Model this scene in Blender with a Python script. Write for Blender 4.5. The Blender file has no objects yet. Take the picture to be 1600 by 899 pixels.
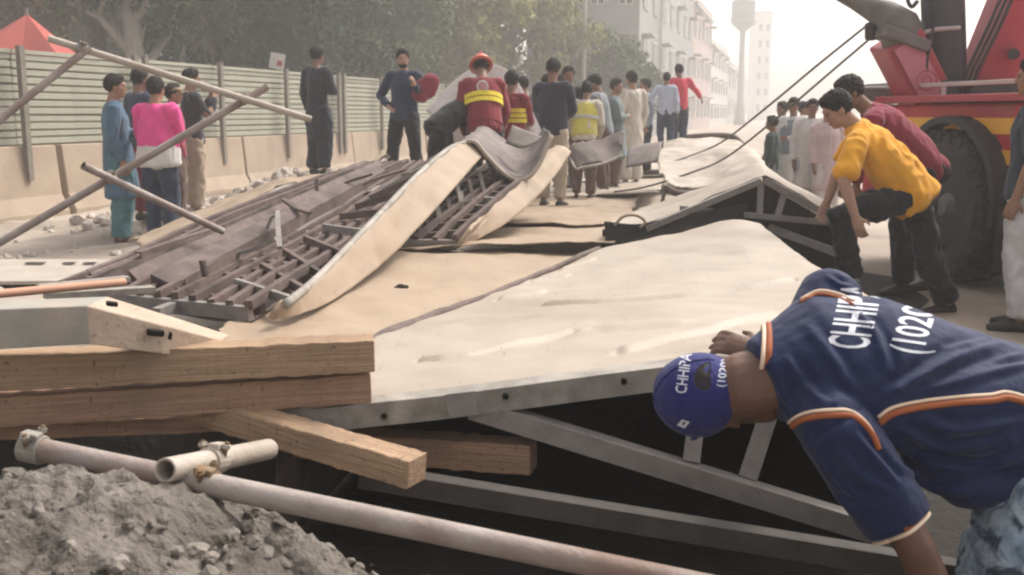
import bpy, bmesh, math, random
from mathutils import Vector, Matrix, noise
from mathutils.bvhtree import BVHTree

scene = bpy.context.scene
col = scene.collection
random.seed(7)
R = math.radians

# ------------------------------------------------------------------ camera
CAM_Z = 1.4
PITCH = math.atan(272.5 / 1600)
cam_d = bpy.data.cameras.new("camera")
cam_d.sensor_width = 36.0
cam_d.lens = 36.0
cam_d.clip_start = 0.05
cam_d.clip_end = 3000
cam_d.dof.use_dof = True
cam_d.dof.focus_distance = 4.6
cam_d.dof.aperture_fstop = 6.0
cam = bpy.data.objects.new("camera", cam_d)
col.objects.link(cam)
cam.location = (0, 0, CAM_Z)
cam.rotation_euler = (math.pi / 2 - PITCH, 0, 0)
scene.camera = cam

# ------------------------------------------------------------------ sky, sun, exposure
SUN_EL, SUN_AZ = R(50), R(48)          # azimuth measured from +Y towards +X
world = bpy.data.worlds.new("World")
scene.world = world
world.use_nodes = True
wn, wl = world.node_tree.nodes, world.node_tree.links
wn.clear()
sky = wn.new("ShaderNodeTexSky")
sky.sky_type = 'NISHITA'
sky.sun_disc = False
sky.sun_elevation = SUN_EL
sky.sun_rotation = SUN_AZ
sky.altitude = 10
sky.air_density = 1.0
sky.dust_density = 6.0
sky.ozone_density = 1.0
hs = wn.new("ShaderNodeHueSaturation")
hs.inputs['Saturation'].default_value = 0.25
tint = wn.new("ShaderNodeMix"); tint.data_type = 'RGBA'; tint.blend_type = 'MULTIPLY'
tint.inputs['Factor'].default_value = 1.0
tint.inputs['B'].default_value = (1.0, 0.97, 0.945, 1)
bg = wn.new("ShaderNodeBackground")
bg.inputs['Strength'].default_value = 0.15
wo = wn.new("ShaderNodeOutputWorld")
wl.new(sky.outputs[0], hs.inputs['Color'])
wl.new(hs.outputs[0], tint.inputs['A'])
wl.new(tint.outputs['Result'], bg.inputs[0])
wl.new(bg.outputs[0], wo.inputs[0])

sun_d = bpy.data.lights.new("sun", 'SUN')
sun_d.energy = 1.5
sun_d.angle = R(12)
sun_d.color = (1.0, 0.945, 0.875)
sun = bpy.data.objects.new("sun", sun_d)
col.objects.link(sun)
to_sun = Vector((math.sin(SUN_AZ) * math.cos(SUN_EL), math.cos(SUN_AZ) * math.cos(SUN_EL), math.sin(SUN_EL)))
sun.rotation_euler = to_sun.to_track_quat('Z', 'Y').to_euler()

scene.view_settings.view_transform = 'Standard'
scene.view_settings.look = 'None'
scene.view_settings.gamma = 1.0
scene.view_settings.exposure = 0.8
scene.view_settings.use_curve_mapping = False
scene.cycles.volume_bounces = 2
scene.cycles.max_bounces = 8
scene.cycles.filter_width = 2.2

# ------------------------------------------------------------------ where things stand
_f = Vector((0, math.cos(PITCH), -math.sin(PITCH)))
_u = Vector((0, math.sin(PITCH), math.cos(PITCH)))
CAMP = Vector((0, 0, CAM_Z))
def ray(px, py):
    return _f + Vector((1, 0, 0)) * ((px - 800) / 1600) + _u * ((449.5 - py) / 1600)
def P(px, py, Y):
    d = ray(px, py)
    return CAMP + d * (Y / d.y)
def G(px, py, z):
    d = ray(px, py)
    return CAMP + d * ((z - CAM_Z) / d.z)
def PT(t): return t.copy() if isinstance(t, Vector) else P(*t)

# ------------------------------------------------------------------ materials
_mats = {}
def mat(name, c, rough=0.7, c2=None, scale=6.0, amount=0.5, bump=0.0, bscale=40.0, metal=0.0,
        stretch=(1, 1, 1), c3=None, scale3=1.2, spec=0.3, sheen=0.0, detail=6.0, thresh3=(0.45, 0.7), speck=None, speck_amt=0.6, free3=False):
    """base colour broken up by a fine noise (c2), large stains (c3) and fine relief"""
    if name in _mats: return _mats[name]
    m = bpy.data.materials.new(name); m.use_nodes = True
    n, l = m.node_tree.nodes, m.node_tree.links
    b = n["Principled BSDF"]
    b.inputs['Roughness'].default_value = rough
    b.inputs['Metallic'].default_value = metal
    b.inputs['Specular IOR Level'].default_value = spec
    if sheen: b.inputs['Sheen Weight'].default_value = sheen
    tc = n.new("ShaderNodeTexCoord"); mp = n.new("ShaderNodeMapping")
    mp.inputs['Scale'].default_value = stretch
    l.new(tc.outputs['Object'], mp.inputs['Vector'])
    c2 = c2 or tuple(v * 0.72 for v in c)
    nz = n.new("ShaderNodeTexNoise"); nz.inputs['Scale'].default_value = scale; nz.inputs['Detail'].default_value = detail
    l.new(mp.outputs[0], nz.inputs['Vector'])
    rp = n.new("ShaderNodeValToRGB"); rp.color_ramp.elements[0].position = 0.35; rp.color_ramp.elements[1].position = 0.7
    l.new(nz.outputs['Fac'], rp.inputs[0])
    mx = n.new("ShaderNodeMix"); mx.data_type = 'RGBA'
    mx.inputs['A'].default_value = (*c, 1); mx.inputs['B'].default_value = (*c2, 1)
    ma = n.new("ShaderNodeMath"); ma.operation = 'MULTIPLY'; ma.inputs[1].default_value = amount
    l.new(rp.outputs[0], ma.inputs[0]); l.new(ma.outputs[0], mx.inputs['Factor'])
    out = mx.outputs['Result']
    if c3:
        n3 = n.new("ShaderNodeTexNoise"); n3.inputs['Scale'].default_value = scale3; n3.inputs['Detail'].default_value = 8
        n3.inputs['Distortion'].default_value = 0.6
        l.new((tc.outputs['Object'] if free3 else mp.outputs[0]), n3.inputs['Vector'])
        r3 = n.new("ShaderNodeValToRGB"); r3.color_ramp.elements[0].position = thresh3[0]; r3.color_ramp.elements[1].position = thresh3[1]
        l.new(n3.outputs['Fac'], r3.inputs[0])
        m3 = n.new("ShaderNodeMix"); m3.data_type = 'RGBA'
        m3.inputs['B'].default_value = (*c3, 1)
        l.new(r3.outputs[0], m3.inputs['Factor']); l.new(out, m3.inputs['A'])
        out = m3.outputs['Result']
    if speck:       # small dirt spots and thin scratches
        for sc_, st_, lo_, hi_ in ((55, (1, 1, 1), .64, .72), (7, (9, .55, 3), .66, .74), (5, (.6, 8, 3), .69, .76)):
            mq = n.new("ShaderNodeMapping"); mq.inputs['Scale'].default_value = st_; mq.inputs['Rotation'].default_value = (0, 0, .4)
            l.new(tc.outputs['Object'], mq.inputs['Vector'])
            ns = n.new("ShaderNodeTexNoise"); ns.inputs['Scale'].default_value = sc_; ns.inputs['Detail'].default_value = 4
            l.new(mq.outputs[0], ns.inputs['Vector'])
            rs_ = n.new("ShaderNodeMapRange"); rs_.inputs['From Min'].default_value = lo_; rs_.inputs['From Max'].default_value = hi_; rs_.inputs['To Max'].default_value = speck_amt
            l.new(ns.outputs['Fac'], rs_.inputs['Value'])
            ms = n.new("ShaderNodeMix"); ms.data_type = 'RGBA'; ms.inputs['B'].default_value = (*speck, 1)
            l.new(rs_.outputs[0], ms.inputs['Factor']); l.new(out, ms.inputs['A']); out = ms.outputs['Result']
    l.new(out, b.inputs['Base Color'])
    if bump:
        nb = n.new("ShaderNodeTexNoise"); nb.inputs['Scale'].default_value = bscale; nb.inputs['Detail'].default_value = 5
        l.new(mp.outputs[0], nb.inputs['Vector'])
        bp = n.new("ShaderNodeBump"); bp.inputs['Strength'].default_value = bump; bp.inputs['Distance'].default_value = 0.02
        l.new(nb.outputs['Fac'], bp.inputs['Height']); l.new(bp.outputs[0], b.inputs['Normal'])
    _mats[name] = m
    return m

def cloth(name, c, bump=0.25, c2=None):
    return mat(name, c, 0.9, c2 or tuple(v * 0.7 for v in c), 9, 0.6, bump, 22, sheen=0.15, spec=0.15)

M_CREAM = mat("cream_painted_sheet", (0.4, 0.34, 0.275), 0.55, (0.325, 0.27, 0.215), 3.0, 0.7, 0.06, 60, c3=(0.28, 0.225, 0.175), scale3=1.1, thresh3=(0.48, 0.85), speck=(0.2, 0.155, 0.12))
M_CREAM2 = mat("cream_dusty_sheet", (0.355, 0.27, 0.192), 0.65, (0.285, 0.212, 0.148), 4.0, 0.7, 0.08, 60, c3=(0.3, 0.215, 0.15), scale3=1.3, thresh3=(0.5, 0.85), speck=(0.17, 0.12, 0.085))
M_RIB = mat("brown_primed_steel", (0.12, 0.085, 0.075), 0.75, (0.185, 0.138, 0.122), 14, 0.8, 0.2, 80, c3=(0.07, 0.052, 0.047), scale3=3.0)
M_TRAY = mat("dark_sheet_inside", (0.115, 0.085, 0.078), 0.8, (0.19, 0.15, 0.135), 9, 0.8, 0.2, 60, c3=(0.05, 0.04, 0.035), scale3=2.0)
M_GREYSH = mat("grey_sheet_underside", (0.17, 0.14, 0.128), 0.75, (0.1, 0.08, 0.075), 13, 0.9, 0.3, 50, c3=(0.22, 0.19, 0.17), scale3=3)
M_STEEL = mat("dusty_galvanised_angle", (0.3, 0.275, 0.24), 0.65, (0.17, 0.15, 0.125), 18, 0.8, 0.25, 90, c3=(0.42, 0.38, 0.33), scale3=4, spec=0.4)
M_STEEL2 = mat("grey_steel_angle", (0.27, 0.245, 0.225), 0.6, (0.17, 0.15, 0.14), 15, 0.7, 0.2, 90, spec=0.4)
M_BOXST = mat("pale_grey_box_steel", (0.36, 0.345, 0.3), 0.55, (0.27, 0.25, 0.21), 9, 0.7, 0.15, 60, c3=(0.46, 0.36, 0.28), scale3=3)
M_WOOD = mat("pine_timber", (0.43, 0.295, 0.19), 0.85, (0.28, 0.18, 0.11), 5, 0.85, 0.5, 14, stretch=(0.7, 12, 15), c3=(0.24, 0.17, 0.12), scale3=3.2, detail=9, free3=True, thresh3=(.54, .8), speck=(.1, .065, .04), speck_amt=.7)
M_WOOD2 = mat("pink_timber", (0.4, 0.255, 0.17), 0.85, (0.26, 0.155, 0.1), 5, 0.85, 0.5, 14, stretch=(0.7, 12, 15), c3=(0.22, 0.15, 0.11), scale3=3.2, detail=9, free3=True, thresh3=(.54, .8), speck=(.1, .065, .04), speck_amt=.7)
M_PIPE = mat("dusty_scaffold_tube", (0.36, 0.31, 0.28), 0.6, (0.22, 0.175, 0.155), 9, 0.8, 0.2, 70, c3=(0.2, 0.13, 0.1), scale3=3, spec=0.4)
M_PIPE2 = mat("pale_scaffold_tube", (0.44, 0.385, 0.33), 0.6, (0.3, 0.25, 0.2), 9, 0.8, 0.2, 70, spec=0.4)
M_RUST = mat("rusty_coupler", (0.22, 0.14, 0.07), 0.75, (0.1, 0.06, 0.035), 30, 0.9, 0.4, 80, c3=(0.3, 0.25, 0.18), scale3=14)
M_BLACK = mat("black_hole", (0.012, 0.011, 0.01), 0.9)
M_SOIL = mat("grey_rubble_soil", (0.165, 0.145, 0.125), 0.95, (0.085, 0.073, 0.062), 9, 0.9, 1.0, 55, c3=(0.24, 0.215, 0.19), scale3=3.5)
M_SOIL_SHADE = mat("dark_soil_and_shade", (0.028, 0.024, 0.02), 0.95, (0.017, 0.014, 0.012), 6, 0.8, 0.6, 20)  # near-black soil colour, also used to paint shade on floor and sheets
M_CLOD = mat("soil_clod", (0.2, 0.178, 0.155), 0.95, (0.125, 0.11, 0.095), 12, 0.9, 0.6, 40)
M_GROUND = mat("dusty_ground", (0.36, 0.3, 0.245), 0.95, (0.25, 0.205, 0.17), 1.6, 0.9, 0.7, 9, c3=(0.43, 0.37, 0.31), scale3=0.35)
M_STONE = mat("pale_broken_stone", (0.5, 0.44, 0.385), 0.9, (0.32, 0.275, 0.235), 8, 0.8, 0.5, 25)
M_ROAD = mat("worn_asphalt", (0.17, 0.158, 0.145), 0.9, (0.12, 0.11, 0.1), 5, 0.8, 0.5, 60, c3=(0.3, 0.265, 0.225), scale3=0.4)
M_BARR = mat("cream_concrete_barrier", (0.38, 0.3, 0.228), 0.85, (0.3, 0.235, 0.178), 2.2, 0.8, 0.3, 20, c3=(0.28, 0.22, 0.17), scale3=0.8, thresh3=(0.52, 0.8))
M_FENCE = mat("pale_green_hoarding_sheet", (0.345, 0.345, 0.275), 0.6, (0.29, 0.29, 0.23), 3, 0.7, 0.1, 30, c3=(0.23, 0.225, 0.175), scale3=0.9, thresh3=(0.5, 0.85))
M_POST = mat("grey_fence_post", (0.2, 0.18, 0.145), 0.7, (0.14, 0.12, 0.1), 8, 0.7)
SKINS = [mat("skin_%d" % i, c, 0.55, tuple(v * 0.85 for v in c), 25, 0.5, 0.08, 160, spec=0.35)
         for i, c in enumerate([(0.3, 0.165, 0.105), (0.22, 0.115, 0.072), (0.37, 0.215, 0.145)])]
M_HAIR = mat("black_hair", (0.014, 0.012, 0.011), 0.7, (0.028, 0.022, 0.018), 90, 0.9, 0.8, 120, stretch=(1, 1, .35))
M_EYE = mat("dark_eye", (0.02, 0.015, 0.012), 0.3)
M_LIP = mat("lips", (0.2, 0.075, 0.06), 0.5)
M_SHOE = mat("dark_shoe", (0.03, 0.024, 0.02), 0.6)
M_SHOE2 = mat("pale_shoe", (0.45, 0.41, 0.37), 0.6)
M_SANDAL = mat("brown_sandal", (0.1, 0.05, 0.03), 0.6)

# ------------------------------------------------------------------ mesh helpers
def tag(o, label=None, cat=None, group=None, kind=None):
    if label: o['label'] = label
    if cat: o['category'] = cat
    if group: o['group'] = group
    if kind: o['kind'] = kind
    return o
def empty(name, loc, label=None, cat=None, group=None):
    o = bpy.data.objects.new(name, None); o.empty_display_size = 0.2
    col.objects.link(o); o.location = loc
    return tag(o, label, cat, group)
def world_of(o):
    v = Vector((0, 0, 0))
    while o is not None:
        v += Vector(o.location); o = o.parent
    return v

class MB:
    """collects shapes in world coordinates; build() links them as ONE mesh object"""
    def __init__(s): s.v, s.f, s.m = [], [], []
    def add(s, vs, fs, mi=0):
        k = len(s.v); s.v += [Vector(v) for v in vs]
        s.f += [[i + k for i in f] for f in fs]; s.m += [mi] * len(fs)
        return s
    def hexa(s, q, mi=0):       # 8 corners: 4 bottom, 4 top
        return s.add(q, [(3, 2, 1, 0), (4, 5, 6, 7), (0, 1, 5, 4), (1, 2, 6, 5), (2, 3, 7, 6), (3, 0, 4, 7)], mi)
    def box(s, c, size, rot=None, mi=0):
        c = Vector(c); x, y, z = (Vector(size) * 0.5)
        q = [Vector(p) for p in ((-x, -y, -z), (x, -y, -z), (x, y, -z), (-x, y, -z), (-x, -y, z), (x, -y, z), (x, y, z), (-x, y, z))]
        if rot is not None: q = [rot @ p for p in q]
        return s.hexa([c + p for p in q], mi)
    def beam(s, p0, p1, w, h, up=(0, 0, 1), mi=0):     # h along up, w across
        p0, p1 = Vector(p0), Vector(p1); t = (p1 - p0).normalized()
        sd = t.cross(Vector(up)).normalized(); u = sd.cross(t).normalized()
        a, b = sd * w * 0.5, u * h * 0.5
        return s.hexa([p0 - a - b, p0 + a - b, p1 + a - b, p1 - a - b, p0 - a + b, p0 + a + b, p1 + a + b, p1 - a + b], mi)
    def angle(s, p0, p1, w, t, up=(0, 0, 1), out=None, mi=0):   # steel L-section: upright flange and lying flange
        p0, p1 = Vector(p0), Vector(p1); d = (p1 - p0).normalized()
        sd = d.cross(Vector(up)).normalized(); u = sd.cross(d).normalized()
        if out is not None and sd.dot(Vector(out)) < 0: sd = -sd
        s.beam(p0, p1, t, w, up, mi)
        o = -sd * (w * 0.5) + u * (w * 0.5 - t * 0.5 - 0.001)
        return s.beam(p0 + o, p1 + o, w - t * 1.2, t, up, mi)
    def tube(s, pts, r, n=12, cap=True, mi=0, hollow=0.0):
        pts = [Vector(p) for p in pts]
        rs = r if isinstance(r, (list, tuple)) else [r] * len(pts)
        rings = []; ref = None
        for i, p in enumerate(pts):
            t = (pts[min(i + 1, len(pts) - 1)] - pts[max(i - 1, 0)]).normalized()
            if ref is None:
                ref = t.orthogonal().normalized()
            a = (ref - t * ref.dot(t)).normalized(); ref = a; b = t.cross(a)
            rings.append([p + (a * math.cos(2 * math.pi * k / n) + b * math.sin(2 * math.pi * k / n)) * rs[i] for k in range(n)])
        vs = [v for r_ in rings for v in r_]; fs = []
        for i in range(len(pts) - 1):
            for k in range(n):
                fs.append((i * n + k, i * n + (k + 1) % n, (i + 1) * n + (k + 1) % n, (i + 1) * n + k))
        if hollow:
            for e, inner in ((0, 1), (len(pts) - 1, -1)):
                p = pts[e]; t = (pts[min(1, len(pts) - 1)] - pts[0]).normalized() if e == 0 else (pts[-2] - pts[-1]).normalized()
                k0 = len(vs)
                vs += [p + (v - p) * hollow for v in rings[e]]
                vs += [p + (v - p) * hollow + t * 0.12 for v in rings[e]]
                for k in range(n):
                    k1 = (k + 1) % n
                    fs.append((e * n + k1, e * n + k, k0 + k, k0 + k1)); fs.append((k0 + k1, k0 + k, k0 + n + k, k0 + n + k1))
                fs.append(tuple(k0 + n + k for k in range(n)))
        elif cap:
            fs.append(tuple(range(n - 1, -1, -1))); fs.append(tuple((len(pts) - 1) * n + k for k in range(n)))
        return s.add(vs, fs, mi)
    def ell(s, c, r, X=(1, 0, 0), Y=(0, 1, 0), Z=(0, 0, 1), nu=14, nv=9, mi=0, clip=None):
        c = Vector(c); X, Y, Z = Vector(X), Vector(Y), Vector(Z)
        vs = []; fs = []
        def pt(x, y, z):
            if clip:
                nx, ny, nz, o = clip
                dd = x * nx + y * ny + z * nz - o
                if dd < 0: x, y, z = x - dd * nx, y - dd * ny, z - dd * nz
            return c + X * x + Y * y + Z * z
        for j in range(nv + 1):
            th = math.pi * j / nv
            for i in range(nu):
                ph = 2 * math.pi * i / nu
                vs.append(pt(r[0] * math.sin(th) * math.cos(ph), r[1] * math.sin(th) * math.sin(ph), r[2] * math.cos(th)))
        for j in range(nv):
            for i in range(nu):
                a, b = j * nu + i, j * nu + (i + 1) % nu
                fs.append((a, a + nu, b + nu, b))
        return s.add(vs, fs, mi)
    def loft(s, pts, radii, side, n=14, mi=0, cap=0.6):
        """closed limb: elliptical rings (rx along side, ry across), rounded ends"""
        pts = [Vector(p) for p in pts]; side = Vector(side)
        P2, Rr, T = [], [], []
        for i, p in enumerate(pts):
            t = (pts[min(i + 1, len(pts) - 1)] - pts[max(i - 1, 0)]).normalized()
            T.append(t)
        first = [(pts[0] - T[0] * min(radii[0]) * cap * k, f) for k, f in ((1.0, 0.25), (0.85, 0.55), (0.5, 0.86))]
        last = [(pts[-1] + T[-1] * min(radii[-1]) * cap * k, f) for k, f in ((0.5, 0.86), (0.85, 0.55), (1.0, 0.25))]
        seq = [(p, (radii[0][0] * f, radii[0][1] * f), T[0]) for p, f in first] + [(pts[i], radii[i], T[i]) for i in range(len(pts))] + \
              [(p, (radii[-1][0] * f, radii[-1][1] * f), T[-1]) for p, f in last]
        vs, fs = [], []
        for p, (rx, ry), t in seq:
            a = side - t * side.dot(t)
            a = a.normalized() if a.length > 1e-4 else t.orthogonal().normalized()
            b = t.cross(a)
            vs += [p + a * (rx * math.cos(2 * math.pi * k / n)) + b * (ry * math.sin(2 * math.pi * k / n)) for k in range(n)]
        L = len(seq)
        for i in range(L - 1):
            for k in range(n):
                fs.append((i * n + k, i * n + (k + 1) % n, (i + 1) * n + (k + 1) % n, (i + 1) * n + k))
        fs.append(tuple(range(n - 1, -1, -1))); fs.append(tuple((L - 1) * n + k for k in range(n)))
        return s.add(vs, fs, mi)
    def mesh(s, name, off=Vector((0, 0, 0))):
        me = bpy.data.meshes.new(name)
        me.from_pydata([v - off for v in s.v], [], s.f)
        me.polygons.foreach_set('material_index', s.m)
        me.update()
        return me
    def build(s, name, mats, parent=None, smooth=False, bevel=0.0, label=None, cat=None, group=None, kind=None, subd=0):
        if parent is not None:
            off = world_of(parent)
        else:
            xs = [v.x for v in s.v]; ys = [v.y for v in s.v]; zs = [v.z for v in s.v]
            off = Vector(((min(xs) + max(xs)) / 2, (min(ys) + max(ys)) / 2, min(zs)))
        me = s.mesh(name, off)
        bm = bmesh.new(); bm.from_mesh(me); bmesh.ops.recalc_face_normals(bm, faces=bm.faces); bm.to_mesh(me); bm.free()
        if smooth: me.polygons.foreach_set('use_smooth', [True] * len(me.polygons))
        for m in (mats if isinstance(mats, (list, tuple)) else [mats]): me.materials.append(m)
        o = bpy.data.objects.new(name, me); col.objects.link(o)
        if parent is None: o.location = off
        else: o.parent = parent
        if bevel:
            b = o.modifiers.new("bevel", 'BEVEL'); b.width = bevel; b.segments = 2; b.limit_method = 'ANGLE'
        if subd:
            b = o.modifiers.new("sub", 'SUBSURF'); b.levels = subd; b.render_levels = subd
        return tag(o, label, cat, group, kind)

def cr(p0, p1, p2, p3, t):
    return 0.5 * ((2 * p1) + (p2 - p0) * t + (2 * p0 - 5 * p1 + 4 * p2 - p3) * t * t + (3 * p1 - p0 - 3 * p2 + p3) * t ** 3)
def spline(pts, n):
    pts = [Vector(p) for p in pts]; L = len(pts) - 1; out = []
    for i in range(n + 1):
        x = min(i / n * L, L - 1e-6); k = int(x); t = x - k
        a, b = pts[k], pts[k + 1]
        pa = pts[k - 1] if k > 0 else a * 2 - b
        pb = pts[k + 2] if k + 2 <= L else b * 2 - a
        out.append(cr(pa, a, b, pb, t))
    return out
def net(rows, nu, nv):
    """rows of control points -> (nv+1) x (nu+1) grid of points"""
    rr = [spline([PT(p) for p in r], nu) for r in rows]
    cols = [spline([r[i] for r in rr], nv) for i in range(nu + 1)]
    return [[cols[i][j] for i in range(nu + 1)] for j in range(nv + 1)]
def sheet(name, rows, nu, nv, m, thick=0.006, parent=None, creases=(), wob=0.004, wscale=1.4, seed=0, kink=0.0, rag=0.0, **kw):
    g = net(rows, nu, nv); mb = MB(); vs = []
    bbs = [(min(c[0] for c in l) - .05, max(c[0] for c in l) + .05, min(c[1] for c in l) - .05, max(c[1] for c in l) + .05) for l, _, _ in creases]
    for j in range(nv + 1):
        for i in range(nu + 1):
            p = g[j][i]
            du = g[j][min(i + 1, nu)] - g[j][max(i - 1, 0)]; dv = g[min(j + 1, nv)][i] - g[max(j - 1, 0)][i]
            nn = du.cross(dv)
            nn = nn.normalized() if nn.length > 1e-9 else Vector((0, 0, 1))
            if nn.z < 0: nn = -nn
            h = wob * noise.noise(p * wscale + Vector((seed, 0, 0))) + wob * 0.35 * noise.noise(p * wscale * 4 + Vector((seed, 5, 0)))
            if kink:
                q = p * 1.7 + Vector((seed * 3.1, 0, 0))
                h += kink * ((1 - 3 * abs(noise.noise(q))) + .5 * (1 - 3 * abs(noise.noise(q * 2.3 + Vector((9, 0, 0))))))
            if rag and (i in (0, nu) or j in (0, nv)):
                p = p + (du.normalized() * (1 if i == 0 else -1 if i == nu else 0) + dv.normalized() * (1 if j == 0 else -1 if j == nv else 0)) * rag * max(0, noise.noise(p * 7 + Vector((seed, 2, 0))) * 1.6 + noise.noise(p * 23))
            uv = Vector((i / nu, j / nv))
            for (line, amp, wd), bb in zip(creases, bbs):
                if not (bb[0] < uv.x < bb[1] and bb[2] < uv.y < bb[3]): continue
                best = 9.0; sg = 1
                for a, b in zip(line[:-1], line[1:]):
                    a, b = Vector(a), Vector(b); ab = b - a
                    t = max(0, min(1, (uv - a).dot(ab) / ab.length_squared))
                    dd = (uv - a - ab * t).length
                    if dd < best: best = dd; sg = 1 if ab.cross(uv - a) > 0 else -1
                x = best / wd
                h += amp * (math.exp(-x * x) - (0.9 * math.exp(-(x - 1.5) ** 2) if sg < 0 else 0))
            vs.append(p + nn * h)
    w = nu + 1
    mb.add(vs, [(j * w + i, j * w + i + 1, (j + 1) * w + i + 1, (j + 1) * w + i) for j in range(nv) for i in range(nu)])
    o = mb.build(name, m, parent, smooth=True, **kw)
    sd = o.modifiers.new("thickness", 'SOLIDIFY'); sd.thickness = thick; sd.offset = 0
    return o

def remesh(mb, name, mats, voxel, smooth_it=4, wr=0.0, wsc=(9, 9, 3), parent=None, wr2=0.0, fold=None):
    """fuse overlapping closed shapes into one continuous surface; wr = cloth wrinkles"""
    me = mb.mesh(name + "_raw")
    bm = bmesh.new(); bm.from_mesh(me); bmesh.ops.recalc_face_normals(bm, faces=bm.faces); bm.to_mesh(me); bm.free()
    t = bpy.data.objects.new("tmp", me); col.objects.link(t)
    r = t.modifiers.new("r", 'REMESH'); r.mode = 'VOXEL'; r.voxel_size = voxel
    if smooth_it:
        s_ = t.modifiers.new("s", 'SMOOTH'); s_.factor = 0.5; s_.iterations = smooth_it
    dg = bpy.context.evaluated_depsgraph_get()
    nm = bpy.data.meshes.new_from_object(t.evaluated_get(dg))
    bpy.data.objects.remove(t); bpy.data.meshes.remove(me)
    nm.name = name
    off = world_of(parent) if parent else Vector((0, 0, 0))
    if wr or wr2 or fold:
        ns = [v.normal.copy() for v in nm.vertices]
        sc = Vector(wsc)
        for v, n_ in zip(nm.vertices, ns):
            q = Vector((v.co.x * sc.x, v.co.y * sc.y, v.co.z * sc.z))
            h = wr * noise.noise(q) if wr else 0
            if wr2: h += wr2 * (1 - 2 * abs(noise.noise(q * 1.9 + Vector((3, 7, 1)))))
            if fold: h += fold(v.co)
            v.co = v.co + n_ * h
    for v in nm.vertices: v.co = v.co - off
    nm.polygons.foreach_set('use_smooth', [True] * len(nm.polygons))
    nm.materials.clear()
    for m in (mats if isinstance(mats, (list, tuple)) else [mats]): nm.materials.append(m)
    o = bpy.data.objects.new(name, nm); col.objects.link(o)
    if parent: o.parent = parent
    return o

# ================================================================== SETTING
ROADDIR = Vector((0.276, 1, 0)).normalized()
def seg_d(x, y, a, b):
    p = Vector((x, y)); a = Vector(a); b = Vector(b); ab = b - a
    t = max(0, min(1, (p - a).dot(ab) / ab.length_squared))
    return (p - a - ab * t).length
def berm(x, y):
    h = 0.56 * math.exp(-(seg_d(x, y, (-2.75, 14.2), (-1.25, 12.9)) / 0.95) ** 2)
    h += 0.17 * math.exp(-(seg_d(x, y, (-4.3, 12.3), (-3.6, 13.2)) / 1.1) ** 2)
    return h

# ground, one sheet to the horizon
mb = MB(); mb.add([(-900, -300, 0), (900, -300, 0), (900, 1500, 0), (-900, 1500, 0)], [(0, 1, 2, 3)])
mb.build("ground", M_GROUND, kind="structure")
# road under the truck, running away to the right
mb = MB()
o0 = Vector((1.75, 0, 0.004)); w = Vector((14.0, 0, 0))
mb.add([o0 + ROADDIR * -6, o0 + w + ROADDIR * -6, o0 + w + ROADDIR * 420, o0 + ROADDIR * 420], [(0, 1, 2, 3)])
mb.build("road", M_ROAD, kind="structure")

# earth bank left of the wreck
mb = MB(); nx, ny = 90, 90; x0, x1, y0, y1 = -7.2, 0.6, 9.6, 17.5
vs = []
for j in range(ny + 1):
    for i in range(nx + 1):
        x, y = x0 + (x1 - x0) * i / nx, y0 + (y1 - y0) * j / ny
        h = berm(x, y)
        q = Vector((x, y, 0))
        rough = 0.05 * noise.noise(q * 1.3) + 0.035 * noise.noise(q * 4) + 0.02 * noise.noise(q * 11)
        e = min(x - x0, x1 - x, y - y0, y1 - y)
        vs.append((x, y, h + (rough + 0.015) * min(1, e / 0.6) - 0.03 * (1 - min(1, e / 0.6))))
mb.add(vs, [(j * (nx + 1) + i, j * (nx + 1) + i + 1, (j + 1) * (nx + 1) + i + 1, (j + 1) * (nx + 1) + i) for j in range(ny) for i in range(nx)])
mb.build("earth_bank", M_GROUND, smooth=True, kind="structure")

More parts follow.
